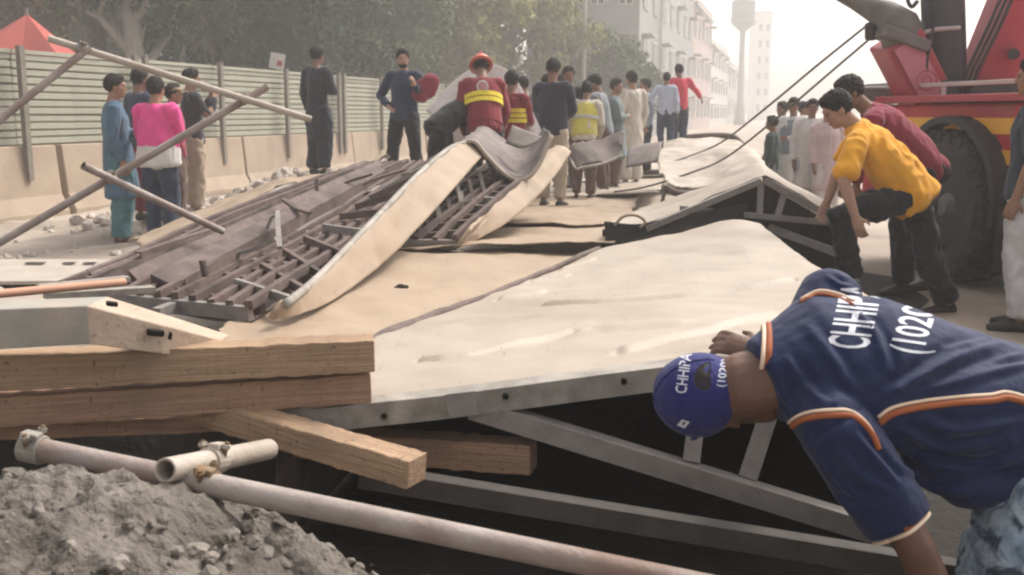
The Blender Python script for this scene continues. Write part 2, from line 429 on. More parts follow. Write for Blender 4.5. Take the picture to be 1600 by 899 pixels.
# ------------------------------------------------------------------ far buildings
M_BLD = mat("grey_render_wall", (0.32, 0.325, 0.31), 0.9, (0.27, 0.27, 0.26), 0.6, 0.7, c3=(0.24, 0.245, 0.235), scale3=0.12)
M_BLD2 = mat("pinkish_render_wall", (0.42, 0.33, 0.31), 0.9, (0.34, 0.27, 0.25), 0.8, 0.7)
M_BLD3 = mat("pale_render_wall", (0.5, 0.48, 0.45), 0.9, (0.42, 0.4, 0.37), 0.8, 0.7)
M_PANE = mat("dark_window_pane", (0.05, 0.055, 0.06), 0.25, spec=0.5)
M_FRAME = mat("window_frame_paint", (0.55, 0.53, 0.5), 0.7)
M_TRIM = mat("concrete_trim", (0.4, 0.39, 0.37), 0.85)
FX = lambda Y: -9.0 + 0.276 * Y            # the street front line
def building(name, label, Y0, Y1, h, width, wall, floors, front_cols, side_cols, parapet=0.6, group=None, trim_mat=None):
    a, b = Vector((FX(Y0), Y0, 0)), Vector((FX(Y1), Y1, 0))
    d = (b - a).normalized(); left = Vector((-1, 0, 0))
    c_, e_ = b + left * width, a + left * width
    root = empty(name, (a + c_) / 2, label, "building", group)
    up = Vector((0, 0, h))
    MB().hexa([e_, a, b, c_, e_ + up, a + up, b + up, c_ + up]).build("wall", wall, root)
    # roof slab and parapet
    ov = 0.25
    q = [e_ + Vector((-ov, -ov, 0)), a + Vector((ov, -ov, 0)), b + Vector((ov, ov, 0)), c_ + Vector((-ov, ov, 0))]
    roof = MB().hexa([p + up + Vector((0, 0, .003)) for p in q] + [p + up + Vector((0, 0, .25)) for p in q]).build("roof", trim_mat or M_TRIM, root)
    MB().hexa([p + up + Vector((0, 0, .253)) for p in (e_, a, b, c_)] + [p + up + Vector((0, 0, .25 + parapet)) for p in (e_, a, b, c_)]).build("parapet", wall, roof)
    fh = h / floors
    def win(p, along, outw, ww, wh, hood):
        zc = Vector((0, 0, 1))
        rot = Matrix((along, -outw, zc)).transposed()
        w = MB().box(p + outw * 0.03, (ww, 0.08, wh), rot).build("window", M_FRAME, root)
        k = 2
        pn = MB()
        for i in range(k):
            pn.box(p + outw * 0.075 + along * (ww / k) * (i - (k - 1) / 2), (ww / k - 0.12, 0.03, wh - 0.14), rot)
        pn.build("pane", M_PANE, w)
        if hood:
            MB().box(p + outw * 0.3 + zc * (wh / 2 + 0.12), (ww + 0.5, 0.6, 0.1), rot).build("sunshade", M_TRIM, w)
    for f in range(floors):
        z = fh * f + fh * 0.55
        for i in range(front_cols):
            t = (i + 0.5) / front_cols
            win(e_.lerp(a, t) + Vector((0, 0, z)), Vector((1, 0, 0)), Vector((0, -1, 0)), min(1.7, width / front_cols * 0.5), fh * 0.45, True)
        for i in range(side_cols):
            t = (i + 0.5) / side_cols
            outw = Vector((d.y, -d.x, 0))
            win(a.lerp(b, t) + Vector((0, 0, z)), d, outw, min(1.9, (Y1 - Y0) / side_cols * 0.5), fh * 0.5, i % 2 == 0)
    return root
building("office_building", "large grey building with hooded windows behind the yellow green tree", 58, 86.7, 12.5, 6.2, M_BLD, 4, 4, 7)
building("shop_house", "pinkish street building next beyond the large grey building", 87, 104.7, 10.2, 9, M_BLD2, 3, 3, 5, group="row of street buildings")
building("shop_house", "pale low street building between the pinkish building and the water tower", 105, 129.7, 8.0, 9, M_BLD3, 3, 3, 6, group="row of street buildings")
building("shop_house", "lowest farthest grey street building in the hazy row", 130, 170, 7.0, 10, M_BLD, 2, 3, 7, group="row of street buildings")

# water tower
wt = P(1156, 177, 125); wt.z = 0
root = empty("water_tower", wt, "hazy water tower with round tank on a thin column above the street", "water tower")
MB().tube([wt + Vector((0, 0, z)) for z in (0, 3, 7, 11.2)], [.75, 0.42, 0.34, 0.34], 16).build("column", M_TRIM, root, smooth=True)
tk = MB().tube([wt + Vector((0, 0, z)) for z in (11.0, 11.7, 12.0, 14.3, 14.6, 15.2)], [0.4, 1.25, 1.4, 1.4, 1.2, 0.3], 20).build("tank", M_BLD, root)
MB().tube([wt + Vector((1.6 * math.cos(a), 1.6 * math.sin(a), 12.1)) for a in [i * math.pi / 12 for i in range(25)]], 0.06, 6).build("gallery_rail", M_TRIM, tk)
for i in range(10):
    MB().box(wt + Vector((.42, -.2, 1 + i * 1.0)), (.4, .05, .05)).build("rung", M_TRIM, root)
# slim tower block
tb = P(1189, 177, 200); tb.z = 0
root = empty("tower_block", tb, "slim pale tower block at the far end of the street", "building")
MB().box(tb + Vector((0, 3, 10)), (2.9, 6, 20)).build("wall", M_BLD3, root)
MB().box(tb + Vector((0, 3, 20.25)), (3.3, 6.4, 0.5)).build("roof", M_TRIM, root)
for f in range(6):
    for i in range(2):
        w_ = MB().box(tb + Vector((-0.7 + 1.4 * i, -0.03, 2.4 + 3.0 * f)), (0.8, 0.1, 1.5)).build("window", M_FRAME, root)
        MB().box(tb + Vector((-0.7 + 1.4 * i, -0.1, 2.4 + 3.0 * f)), (0.6, 0.04, 1.3)).build("pane", M_PANE, w_)
# street light poles in the haze
for px, Y, h, lab in ((912, 50, 9.5, "thin lamp post in front of the grey building windows"), (1030, 66, 8.5, "thin lamp post in front of the pinkish street building")):
    b = P(px, 177, Y); b.z = 0
    root = empty("street_lamp", b, lab, "street lamp", "street lamps along the far pavement")
    MB().tube([b, b + Vector((0, 0, h * 0.6)), b + Vector((0, 0, h))], [0.11, 0.085, 0.06], 10).build("pole", M_TRIM, root, smooth=True)
    MB().tube([b + Vector((0, 0, h)), b + Vector((0.5, 0, h + 0.35)), b + Vector((1.3, -0.2, h + 0.45))], 0.045, 8).build("arm", M_TRIM, root, smooth=True)
    MB().ell(b + Vector((1.5, -0.25, h + 0.43)), (0.32, 0.14, 0.09)).build("lamp_head", M_FRAME, root, smooth=True)

# ------------------------------------------------------------------ trees
def leafmat(name, c, c2):
    m = mat(name, c, 0.75, c2, 0.8, 1.0, spec=0.2)
    return m
M_LEAF_D = leafmat("dark_green_leaves", (0.04, 0.075, 0.032), (0.024, 0.044, 0.02))
M_LEAF_G = leafmat("grey_green_leaves", (0.085, 0.125, 0.05), (0.055, 0.08, 0.035))
M_LEAF_Y = leafmat("yellow_green_leaves", (0.25, 0.255, 0.07), (0.17, 0.18, 0.055))
M_LEAF_B = leafmat("dry_brown_leaves", (0.14, 0.105, 0.07), (0.1, 0.085, 0.06))
M_BARK = mat("grey_bark", (0.17, 0.145, 0.12), 0.9, (0.1, 0.085, 0.07), 6, 0.9, 0.7, 18, stretch=(3, 3, 0.6))
M_BARKP = mat("pale_bark", (0.3, 0.28, 0.25), 0.9, (0.2, 0.185, 0.16), 6, 0.9, 0.7, 18, stretch=(3, 3, 0.6))
def tree(px, Y, height, crown_r, crown_z0, leaf, bark, label, n=9000, lsize=0.16, seed=1, lean=0.0, trunk_r=0.16, forks=3, dens=1.0):
    rnd = random.Random(seed)
    b = P(px, 177, Y); b.z = 0
    root = empty("tree", b, label, "tree", "trees behind the hoarding")
    # trunk and limbs
    tr = MB(); top = b + Vector((lean, 0, height * 0.55))
    mid = b.lerp(top, 0.5) + Vector((rnd.uniform(-.15, .15), rnd.uniform(-.15, .15), 0))
    tr.tube([b - Vector((0, 0, 0.2)), b.lerp(mid, .4), mid, top], [trunk_r * 1.25, trunk_r, trunk_r * 0.85, trunk_r * 0.5], 10)
    tips = []
    for k in range(forks + 4):
        st = b.lerp(top, rnd.uniform(0.4, 1.0)); a = rnd.uniform(0, 6.283); L = rnd.uniform(.55, 1.0) * crown_r
        en = st + Vector((math.cos(a) * L, math.sin(a) * L, rnd.uniform(0.25, 0.9) * (height - st.z + b.z) * .8))
        m_ = st.lerp(en, .5) + Vector((rnd.uniform(-.2, .2), rnd.uniform(-.2, .2), rnd.uniform(0, .3)))
        tr.tube([st, m_, en], [trunk_r * .5, trunk_r * .32, trunk_r * .12], 7); tips.append(en)
        for _ in range(2):
            e2 = m_ + Vector((rnd.uniform(-1, 1), rnd.uniform(-1, 1), rnd.uniform(.1, .9))) * crown_r * .5
            tr.tube([m_, e2], [trunk_r * .25, trunk_r * .06], 6); tips.append(e2)
    tr.build("trunk", bark, root, smooth=True)
    # crown: leaf clumps of uneven size with gaps between
    clumps = []
    zc = (crown_z0 + height) / 2; rz = (height - crown_z0) / 2
    for _ in range(int(38 * dens)):
        while True:
            q = Vector((rnd.uniform(-1, 1), rnd.uniform(-1, 1), rnd.uniform(-1, 1)))
            if 0.15 < q.length < 1: break
        clumps.append((b + Vector((lean + q.x * crown_r, q.y * crown_r, zc + q.z * rz)), rnd.uniform(.22, .5) * crown_r * .62))
    for t in tips: clumps.append((t, rnd.uniform(.25, .45) * crown_r * .6))
    vs, fs = [], []
    tot = sum(r * r for _, r in clumps)
    for c, r in clumps:
        for _ in range(int(n * r * r / tot)):
            d = Vector((rnd.gauss(0, 1), rnd.gauss(0, 1), rnd.gauss(0, .8)))
            d = d.normalized() * r * rnd.uniform(.25, 1.08) ** .6
            p = c + d
            nrm = (d.normalized() + Vector((rnd.gauss(0, .6), rnd.gauss(0, .6), rnd.gauss(.3, .6)))).normalized()
            a = nrm.orthogonal().normalized(); a = Matrix.Rotation(rnd.uniform(0, 6.28), 3, nrm) @ a; e = nrm.cross(a)
            s_ = lsize * rnd.uniform(.6, 1.3)
            k = len(vs)
            vs += [p - a * s_, p - e * s_ * .45 + nrm * s_ * .12, p + a * s_, p + e * s_ * .45 + nrm * s_ * .12]
            fs.append((k, k + 1, k + 2, k + 3))
    mb = MB(); mb.v = vs; mb.f = fs; mb.m = [0] * len(fs)
    mb.build("crown", leaf, root)
    return root
tree(40, 31, 9.5, 3.2, 3.0, M_LEAF_B, M_BARK, "brown grey tree above the red tent at the left edge", 9000, .15, 3, trunk_r=.2)
tree(160, 28, 10, 2.6, 4.2, M_LEAF_B, M_BARK, "tree with reddish brown trunk left of the two pale trunks", 5000, .14, 4, trunk_r=.32)
tree(212, 27, 9, 2.2, 4.4, M_LEAF_G, M_BARKP, "tree with broad pale grey trunk right of the reddish brown trunk", 4200, .13, 5, trunk_r=.3)
tree(268, 29, 9.5, 2.6, 3.9, M_LEAF_G, M_BARKP, "slender pale trunked tree left of the dark evergreen mass", 6000, .14, 6, trunk_r=.2, lean=.4)
tree(345, 30, 9.5, 2.9, 1.4, M_LEAF_D, M_BARK, "dense dark green tree left of the man in black on the bank", 13000, .15, 8, trunk_r=.22, dens=1.5)
tree(470, 32, 10, 3.0, 1.5, M_LEAF_D, M_BARK, "dark green tree directly behind the man in black on the bank", 13000, .15, 9, trunk_r=.22, dens=1.4)
tree(580, 40, 9.0, 3.4, 1.2, M_LEAF_G, M_BARK, "grey green tree between the dark trees and the yellow green tree", 11000, .17, 10, dens=1.3)
tree(700, 46, 9.5, 3.8, 1.0, M_LEAF_Y, M_BARK, "hazy yellow green tree above the man in navy jacket with hand on hip", 12000, .19, 12, dens=1.3)
tree(800, 50, 10.5, 3.8, 1.2, M_LEAF_Y, M_BARK, "hazy yellow green tree above the rescuer in the red helmet", 12000, .19, 13, dens=1.3)
tree(935, 52, 5.6, 2.2, 1.0, M_LEAF_G, M_BARK, "small grey green tree in front of the large grey building", 6000, .17, 14, dens=1.2)
tree(985, 56, 4.6, 1.8, 0.8, M_LEAF_G, M_BARK, "low grey green tree at the right corner of the large grey building", 4500, .17, 15, dens=1.2)

for k, (px, Y, h_, m_) in enumerate(((110, 44, 10, M_LEAF_G), (250, 46, 11, M_LEAF_G), (400, 47, 12, M_LEAF_D), (540, 52, 12, M_LEAF_G), (655, 58, 11, M_LEAF_G))):
    tree(px, Y, h_, 4.4, .8, m_, M_BARK, "background tree filling the gap " + ("behind the reddish brown trunk", "behind the slender pale trunk", "between the two dark green trees",
         "above the right end of the dark trees", "behind the leftmost yellow green tree")[k], 9000, .24, 30 + k, dens=1.6)
# red tent at the left edge
M_TENT = mat("faded_red_canvas", (0.4, 0.085, 0.07), 0.85, (0.3, 0.07, 0.06), 2, .7, .2, 20)
ap = P(42, 22, 22)
root = empty("tent", Vector((ap.x, ap.y, 0)), "faded red tent roof rising behind the hoarding at the left edge", "tent")
base = [ap + Vector(((1.75 if i % 2 else 1.35) * (.75 if math.cos(a) > 0 else 1.2) * math.cos(a), (1.6 if i % 2 else 1.3) * math.sin(a), -1.0 - 0.16 * (i % 3))) for i, a in enumerate([k * math.pi / 5 for k in range(10)])]
mb = MB(); mb.add([ap] + base, [(0, 1 + i, 1 + (i + 1) % 10) for i in range(10)])
skirt = [p + Vector((0, 0, -0.35)) for p in base]
mb.add(base + skirt, [(i, (i + 1) % 10, 10 + (i + 1) % 10, 10 + i) for i in range(10)])
mb.build("canvas", M_TENT, root)
MB().tube([Vector((ap.x, ap.y, 0)), ap + Vector((0, 0, .12))], .04, 8).build("pole", M_POST, root)
for i in (0, 2, 5, 7):
    MB().tube([Vector((base[i].x, base[i].y, 0)), base[i]], .03, 8).build("leg", M_POST, root)
# pale sack-like signboard above the hoarding
sg = P(433, 96, 24)
root = empty("notice_board", Vector((sg.x, sg.y, 0)), "small pale notice board sticking up above the hoarding", "sign")
MB().box(sg, (.34, .04, .36), Matrix.Rotation(.2, 3, 'Y')).build("board", M_FRAME, root, bevel=.01)
MB().box(sg + Vector((.06, -.025, -.05)), (.12, .01, .12), Matrix.Rotation(.2, 3, 'Y')).build("red_patch", M_TENT, root)
MB().tube([Vector((sg.x, sg.y + .04, 0)), sg + Vector((0, .04, .1))], .03, 8).build("post", M_POST, root)

# ------------------------------------------------------------------ barriers and hoarding
BX = lambda Y: -6.67 + 0.276 * (Y - 13.3)
def bar_profile(L):
    pr = [(-.3, 0), (.3, 0), (.3, .08), (.19, .3), (.13, .97), (-.13, .97), (-.19, .3), (-.3, .08)]
    vs = []
    for y in (0.06, L - 0.06):
        vs += [(x, y, z) for x, z in pr]
    n = len(pr)
    fs = [tuple(range(n - 1, -1, -1)), tuple(range(n, 2 * n))] + [(i, (i + 1) % n, n + (i + 1) % n, n + i) for i in range(n)]
    return vs, fs
blen = 4.9
bvs, bfs = bar_profile(blen)
bme = bpy.data.meshes.new("concrete_barrier"); bme.from_pydata(bvs, [], bfs); bme.materials.append(M_BARR); bme.update()
ang = -math.atan2(.276, 1)
nb = ["behind the man in blue, nearest the left edge", "left of the three men watching, behind the blue man", "behind the man with beige trousers and the broken stones",
      "directly behind the man in black on the bank", "left of the man in navy jacket with hand on hip", "behind the man in navy jacket with hand on hip",
      "beyond the rescuer with the red helmet", "farthest in the row"]
Yb = 14.3 - blen * ROADDIR.y
for i in range(8):
    Y = Yb + i * blen * ROADDIR.y
    o = bpy.data.objects.new("concrete_barrier", bme); col.objects.link(o)
    o.location = (BX(Y) + random.uniform(-.03, .03), Y, 0); o.rotation_euler = (0, 0, ang + random.uniform(-.006, .006))
    tag(o, "cream concrete barrier " + nb[i], "barrier", "concrete barriers in a row")
    bv = o.modifiers.new("bevel", 'BEVEL'); bv.width = .015; bv.segments = 2
# hoarding: slats between posts on top of the barriers
hb = Vector((BX(9.0), 9.0, 0.97))
hoard = empty("hoarding_fence", hb, "pale green hoarding of horizontal metal slats on top of the concrete barriers", "fence")
FENCE_H, bay = 1.2, 2.42
nslat = 6; sh_ = FENCE_H / nslat
sv = []; pr = [(0.0, 0.0), (-0.035, 0.02), (-0.035, sh_ * .42), (0.0, sh_ * .5), (-.012, sh_ * .56), (-.035, sh_ * .62), (-.035, sh_ * .93), (0.0, sh_ * .97)]
for y in (0.008, bay - 0.008): sv += [(-x, y, z) for x, z in pr]     # ribbed profile
k = len(pr)
sme = bpy.data.meshes.new("slat"); sme.from_pydata(sv, [], [(i, i + 1, k + i + 1, k + i) for i in range(k - 1)]); sme.materials.append(M_FENCE); sme.update()
pme = MB().box((0, 0, 0.42), (.07, .09, 1.75)).mesh("post"); pme.materials.append(M_POST)
rotz = Matrix.Rotation(ang, 3, 'Z')
for i in range(15):
    o_ = rotz @ Vector((0.0, bay * i, 0))
    for s in range(nslat):
        o = bpy.data.objects.new("slat", sme); col.objects.link(o); o.parent = hoard
        o.location = o_ + Vector((random.uniform(-.004, .004), 0, s * sh_ + 0.005)); o.rotation_euler = (random.uniform(-.003, .003), random.uniform(-.02, .02), ang)
    bk = MB(); q0, q1 = hb + o_ + rotz @ Vector((-.03, 0, 0)), hb + o_ + rotz @ Vector((-.03, bay, 0))
    bk.hexa([q0, q1, q1 + Vector((-.01, 0, 0)), q0 + Vector((-.01, 0, 0))] + [q + Vector((0, 0, FENCE_H)) for q in (q0, q1, q1 + Vector((-.01, 0, 0)), q0 + Vector((-.01, 0, 0)))]); bk.build("backing_sheet", mat("shaded_joint_sheet", (.25, .24, .2), .8), hoard)
    for dx in ((0.0,) if i % 3 else (0.0, 0.26)):
        o = bpy.data.objects.new("post", pme); col.objects.link(o); o.parent = hoard
        o.location = o_ + rotz @ Vector((.19, dx, 0.0)); o.rotation_euler = (0, 0, ang)
    MB().beam(hb + o_ + rotz @ Vector((.02, .01, FENCE_H + .03)), hb + o_ + rotz @ Vector((.02, bay - .01, FENCE_H + .03)), .07, .05).build("top_rail", M_FENCE, hoard)

# ================================================================== THE FALLEN STRUCTURE
# main near sheet with its frame
A_rows = [
    [(412, 645, 2.96), (590, 627, 3.0), (800, 603, 3.0), (1010, 573, 3.0), (1200, 553, 3.01), (1400, 533, 3.02)],
    [(600, 527, 4.2), (720, 520, 4.2), (880, 508, 4.2), (1050, 496, 4.2), (1220, 487, 4.2), (1378, 479, 4.2)],
    [(770, 462, 5.4), (850, 456, 5.4), (960, 446, 5.4), (1080, 436, 5.4), (1200, 427, 5.4), (1285, 424, 5.4)],
    [(935, 392, 7.0), (990, 379, 7.1), (1040, 368, 7.15), (1095, 355, 7.2), (1148, 345, 7.2), (1186, 353, 7.1)],
]
A_root = empty("roof_panel", P(800, 603, 3.6) * 1, "large cream sheet roof panel on a steel truss in the foreground", "roof panel")
A_root.location.z = 0
cre = [([(.2, .17), (.235, .165), (.28, .18), (.35, .235), (.42, .29)], .015, .0065), ([(.3, .52), (.42, .5), (.6, .53), (.75, .575), (.86, .61)], .015, .0065), ([(.55, .12), (.68, .2), (.78, .3)], .014, .012),
       ([(.1, .62), (.2, .66)], .012, .009), ([(.04, .85), (.14, .88)], .013, .009), ([(.05, .76), (.16, .78)], .011, .009), ([(.5, .3), (.62, .28)], .006, .02)]
A_sheet = sheet("cladding_sheet", A_rows, 190, 170, M_CREAM, .008, A_root, cre, wob=.018, wscale=1.5, kink=.005, rag=.012)
# upturned lip along the left edge, its dark brown standing in for shade
lip = [PT(r[0]) for r in A_rows]
lp = spline(lip, 30)[4:]
mb = MB(); mb.tube([p + Vector((0, 0, .012 + .012 * noise.noise(p * 5))) for p in lp], [.02 + .011 * noise.noise(p * 7) for p in lp], 8); mb.build("folded_edge", M_RIB, A_root, smooth=True)
# front chord: dusty angle with bolt holes
ch = [(408, 640, 2.93), (488, 655, 2.93), (600, 645, 2.94), (720, 632, 2.945), (1010, 594, 2.95), (1200, 574, 2.96), (1400, 553, 2.97)]
mb = MB(); cp = spline([PT(c) for c in ch], 24)
prof = lambda p: [p + Vector((0, -.012, -.037)), p + Vector((0, .008, -.037)), p + Vector((0, .008, .03)), p + Vector((0, .075, .03)), p + Vector((0, .075, .037)), p + Vector((0, -.012, .037))]
vs = [v for p in cp for v in prof(p)]
fs = [(i * 6 + k, i * 6 + (k + 1) % 6, (i + 1) * 6 + (k + 1) % 6, (i + 1) * 6 + k) for i in range(len(cp) - 1) for k in range(6)] + [tuple(range(6)), tuple(len(cp) * 6 - 1 - k for k in range(6))]
mb.add(vs, fs); mb.build("top_chord", M_STEEL, A_root, bevel=.002)
for hx, hy in ((437, 650), (600, 651), (790, 620), (975, 597)):
    c = P(hx, hy, 2.924)
    MB().tube([c + Vector((0, -.0005, 0)), c + Vector((0, .012, 0))], .0095, 10).build("bolt_hole", M_BLACK, A_root)
c = P(722, 632, 2.93)
MB().box(c, (.09, .012, .075), Matrix.Rotation(-.12, 3, 'Y')).build("gusset_plate", M_STEEL2, A_root, bevel=.002)
def LB(p0, p1, w=.062, name="bottom_chord", m=M_STEEL2, root=A_root, t=.008, up=(0, 0, 1)):
    return MB().angle(PT(p0), PT(p1), w, t, up, out=(0, -1, 0)).build(name, m, root, bevel=.0015)
LB((735, 640, 2.955), (1395, 843, 2.72))
LB((1098, 580, 2.985), (1080, 722, 2.86), .05, "truss_post", up=(1, 0, 0))
LB((1228, 565, 2.99), (1168, 748, 2.84), .055, "truss_post", up=(1, 0, 0))
LB((1392, 556, 2.99), (1372, 832, 2.76), .055, "truss_post", up=(1, 0, 0))
for r, Y in ((1, 4.2), (2, 5.4)):
    rr = spline([PT(p) for p in A_rows[r]], 6)
    MB().tube([p - Vector((0, 0, .055)) for p in rr], .035, 6).build("purlin", M_RIB, A_root)
# added sheets closing its sides and back to keep light out
rr = [spline([PT(p) for p in r], 6) for r in A_rows]
def down(p, z=.03): return Vector((p.x, p.y, z))
sheet("side_sheet", [[r[-1] + Vector((-.02, 0, -.03)) for r in rr], [down(r[-1] + Vector((.05, 0, 0))) for r in rr]], 20, 6, M_TRAY, .008, A_root)
sheet("side_sheet", [[r[0] + Vector((.03, .05, -.05)) for r in rr], [down(r[0] + Vector((.0, .05, 0))) for r in rr]], 20, 6, M_TRAY, .008, A_root)
sheet("shade_back_sheet", [[p + Vector((0, -.05, -.04)) for p in rr[-1]], [down(p) for p in rr[-1]]], 20, 6, M_TRAY, .008, A_root)
# lower floor sheets left of it and beyond
def floor_sheet(name, label, rows, m=M_CREAM2, **kw):
    return sheet(name, rows, 64, 40, m, .008, None, kw.pop('creases', ()), wob=kw.pop('wob', .02), kink=.012, rag=.05, label=label, cat="metal sheet", group="cladding sheets lying flat", **kw)
floor_sheet("cladding_sheet", "broad flat cream sheet with small dark mark, left of the large roof panel", [
    [G(300, 545, .40), G(480, 545, .38), G(760, 550, .28)], [G(420, 470, .43), G(600, 466, .38), G(860, 462, .29)], [G(600, 391, .41), G(740, 392, .38), G(980, 392, .3)]])
floor_sheet("cladding_sheet", "cream sheet just beyond the flat sheet with the dark mark", [
    [G(608, 388, .435), G(760, 386, .43), G(960, 378, .43)], [G(690, 368, .38), G(800, 368, .38), G(970, 366, .37)], [G(740, 350, .37), G(820, 350, .37), G(980, 350, .36)]], seed=3)
floor_sheet("cladding_sheet", "cream sheet under the feet of the man in beige trousers", [
    [G(715, 353, .40), G(820, 353, .40), G(980, 350, .40)], [G(770, 330, .34), G(860, 330, .34), G(990, 328, .33)], [G(800, 306, .30), G(880, 305, .30), G(1000, 303, .30)]], seed=5)
floor_sheet("cladding_sheet", "pale sheet between the man in beige trousers and the roped panel", [
    [G(800, 307, .33), G(900, 306, .34), G(1030, 303, .35)], [G(830, 290, .30), G(920, 290, .30), G(1035, 288, .30)], [G(840, 276, .28), G(930, 275, .28), G(1040, 274, .28)]], m=M_CREAM, seed=8)
floor_sheet("cladding_sheet", "farthest pale sheet under the men behind the grey flap", [
    [G(820, 278, .31), G(930, 277, .31), G(1045, 276, .31)], [G(840, 264, .29), G(940, 263, .29), G(1050, 262, .29)], [G(850, 250, .26), G(950, 249, .26), G(1060, 248, .26)]], m=M_CREAM, seed=9)
c = G(626, 449, .385)
mb = MB(); mb.ell(c, (.03, .025, .02)); mb.ell(c + Vector((.03, .01, 0)), (.018, .02, .012)); mb.ell(c + Vector((-.025, -.02, 0)), (.014, .014, .01))
mb.build("soil_lump", M_SOIL_SHADE, label="small dark lump of soil on the flat cream sheet", cat="lump", smooth=True)

# second truss section beyond the near panel
C_root = empty("roof_panel", Vector((1.5, 8.4, 0)), "cream roof panel on a gabled steel truss in front of the man in yellow", "roof panel")
C_rows = [
    [(946, 352, 8.0), (1000, 354, 8.05), (1060, 334, 8.1), (1130, 303, 8.15), (1186, 277, 8.2), (1205, 279, 8.2), (1250, 305, 8.2), (1330, 352, 8.2)],
    [(975, 338, 8.9), (1010, 334, 8.9), (1060, 318, 8.9), (1120, 295, 8.9), (1184, 270, 8.9), (1203, 272, 8.9), (1240, 294, 8.9), (1310, 332, 8.9)],
    [(1000, 326, 9.8), (1030, 318, 9.8), (1070, 303, 9.8), (1120, 286, 9.8), (1180, 264, 9.8), (1198, 265, 9.8), (1232, 285, 9.8), (1292, 316, 9.8)],
]
sheet("cladding_sheet", C_rows, 110, 40, M_CREAM, .01, C_root, wob=.012, kink=.01, rag=.03)
chp = spline([PT(p) - Vector((0, .01, .03)) for p in [(1000, 354, 8.02), (1060, 334, 8.07), (1130, 303, 8.12), (1186, 278, 8.17)]], 8)
for nm, a, b, w in (("top_chord", (1010, 358, 8.0), (1190, 283, 8.14), .05), ("top_chord", (1196, 283, 8.14), (1325, 354, 8.14), .05),
                    ("bottom_chord", (1062, 326, 8.1), (1330, 352, 8.08), .045), ("truss_post", (1189, 284, 8.16), (1187, 338, 8.11), .05),
                    ("truss_post", (1226, 300, 8.16), (1214, 341, 8.11), .05), ("base_rail", (1200, 356, 8.2), (1345, 410, 7.9), .06)):
    LB(a, b, w, nm, M_STEEL2, C_root, .01, (1, 0, 0) if nm == "truss_post" else (0, 0, 1))
sheet("shade_back_sheet", [[PT(p) + Vector((0, .25, -.06)) for p in C_rows[0]], [Vector((PT(p).x, PT(p).y + .3, .03)) for p in C_rows[0]]], 30, 6, M_SOIL_SHADE, .008, C_root)  # added dark backing that paints the shade under the truss
# dark flap standing in for the shadow under the sheet's left edge
sheet("shade_flap", [[(944, 346, 7.98), (1000, 350, 8.0), (1065, 336, 8.05), (1165, 318, 8.1)], [(946, 368, 7.95), (1000, 366, 8.0), (1065, 350, 8.04), (1165, 340, 8.1)],
                       [(944, 392, 7.9), (1000, 378, 7.95), (1065, 362, 8.0), (1165, 352, 8.1)]], 24, 8, M_SOIL_SHADE, .01, C_root, wob=.01)
mb = MB(); mb.tube(spline([P(960, 352, 7.95), P(975, 338, 7.95), P(995, 337, 7.97), P(1008, 347, 7.98), P(1000, 356, 7.96)], 16), .012, 8)
mb.build("torn_strip", M_CREAM2, C_root, smooth=True)
# roped panel behind it
E_root = empty("roof_panel", Vector((1.9, 11, 0)), "cream panel with ropes across it, beyond the gabled truss", "roof panel")
E_rows = [
    [(1040, 288, 10.0), (1062, 297, 9.95), (1100, 296, 9.95), (1145, 282, 9.95), (1188, 266, 10.0), (1202, 269, 10.0)],
    [(1028, 262, 11.5), (1060, 262, 11.5), (1100, 259, 11.5), (1140, 251, 11.5), (1172, 245, 11.5), (1188, 249, 11.5)],
    [(1032, 236, 13.2), (1058, 234, 13.2), (1092, 232, 13.2), (1128, 229, 13.2), (1160, 228, 13.2), (1172, 232, 13.2)],
    [(1042, 222, 14.6), (1065, 216, 14.6), (1092, 216, 14.6), (1122, 217, 14.6), (1148, 217, 14.6), (1158, 224, 14.6)],
]
sheet("cladding_sheet", E_rows, 80, 70, M_CREAM, .012, E_root, wob=.02, seed=4, kink=.022, rag=.05)
rim = spline([PT(p) + Vector((0, -.01, -.035)) for p in E_rows[0]], 24)
MB().tube(rim, .035, 8).build("rolled_edge", M_RIB, E_root, smooth=True)
MB().tube(spline([P(1072, 215, 14.5), P(1110, 212, 14.5), P(1145, 214, 14.5), P(1162, 228, 14.3)], 14), .04, 8).build("rolled_edge", M_RIB, E_root, smooth=True)
MB().tube([P(1040, 292, 9.97), P(1032, 328, 9.9)], .018, 8).build("prop", M_RIB, E_root)
for k in range(4):
    q0 = PT(E_rows[1][k + 1])
    MB().tube([Vector((q0.x, q0.y, 0)), q0 - Vector((0, 0, .03))], .03, 8).build("prop", M_RIB, E_root)

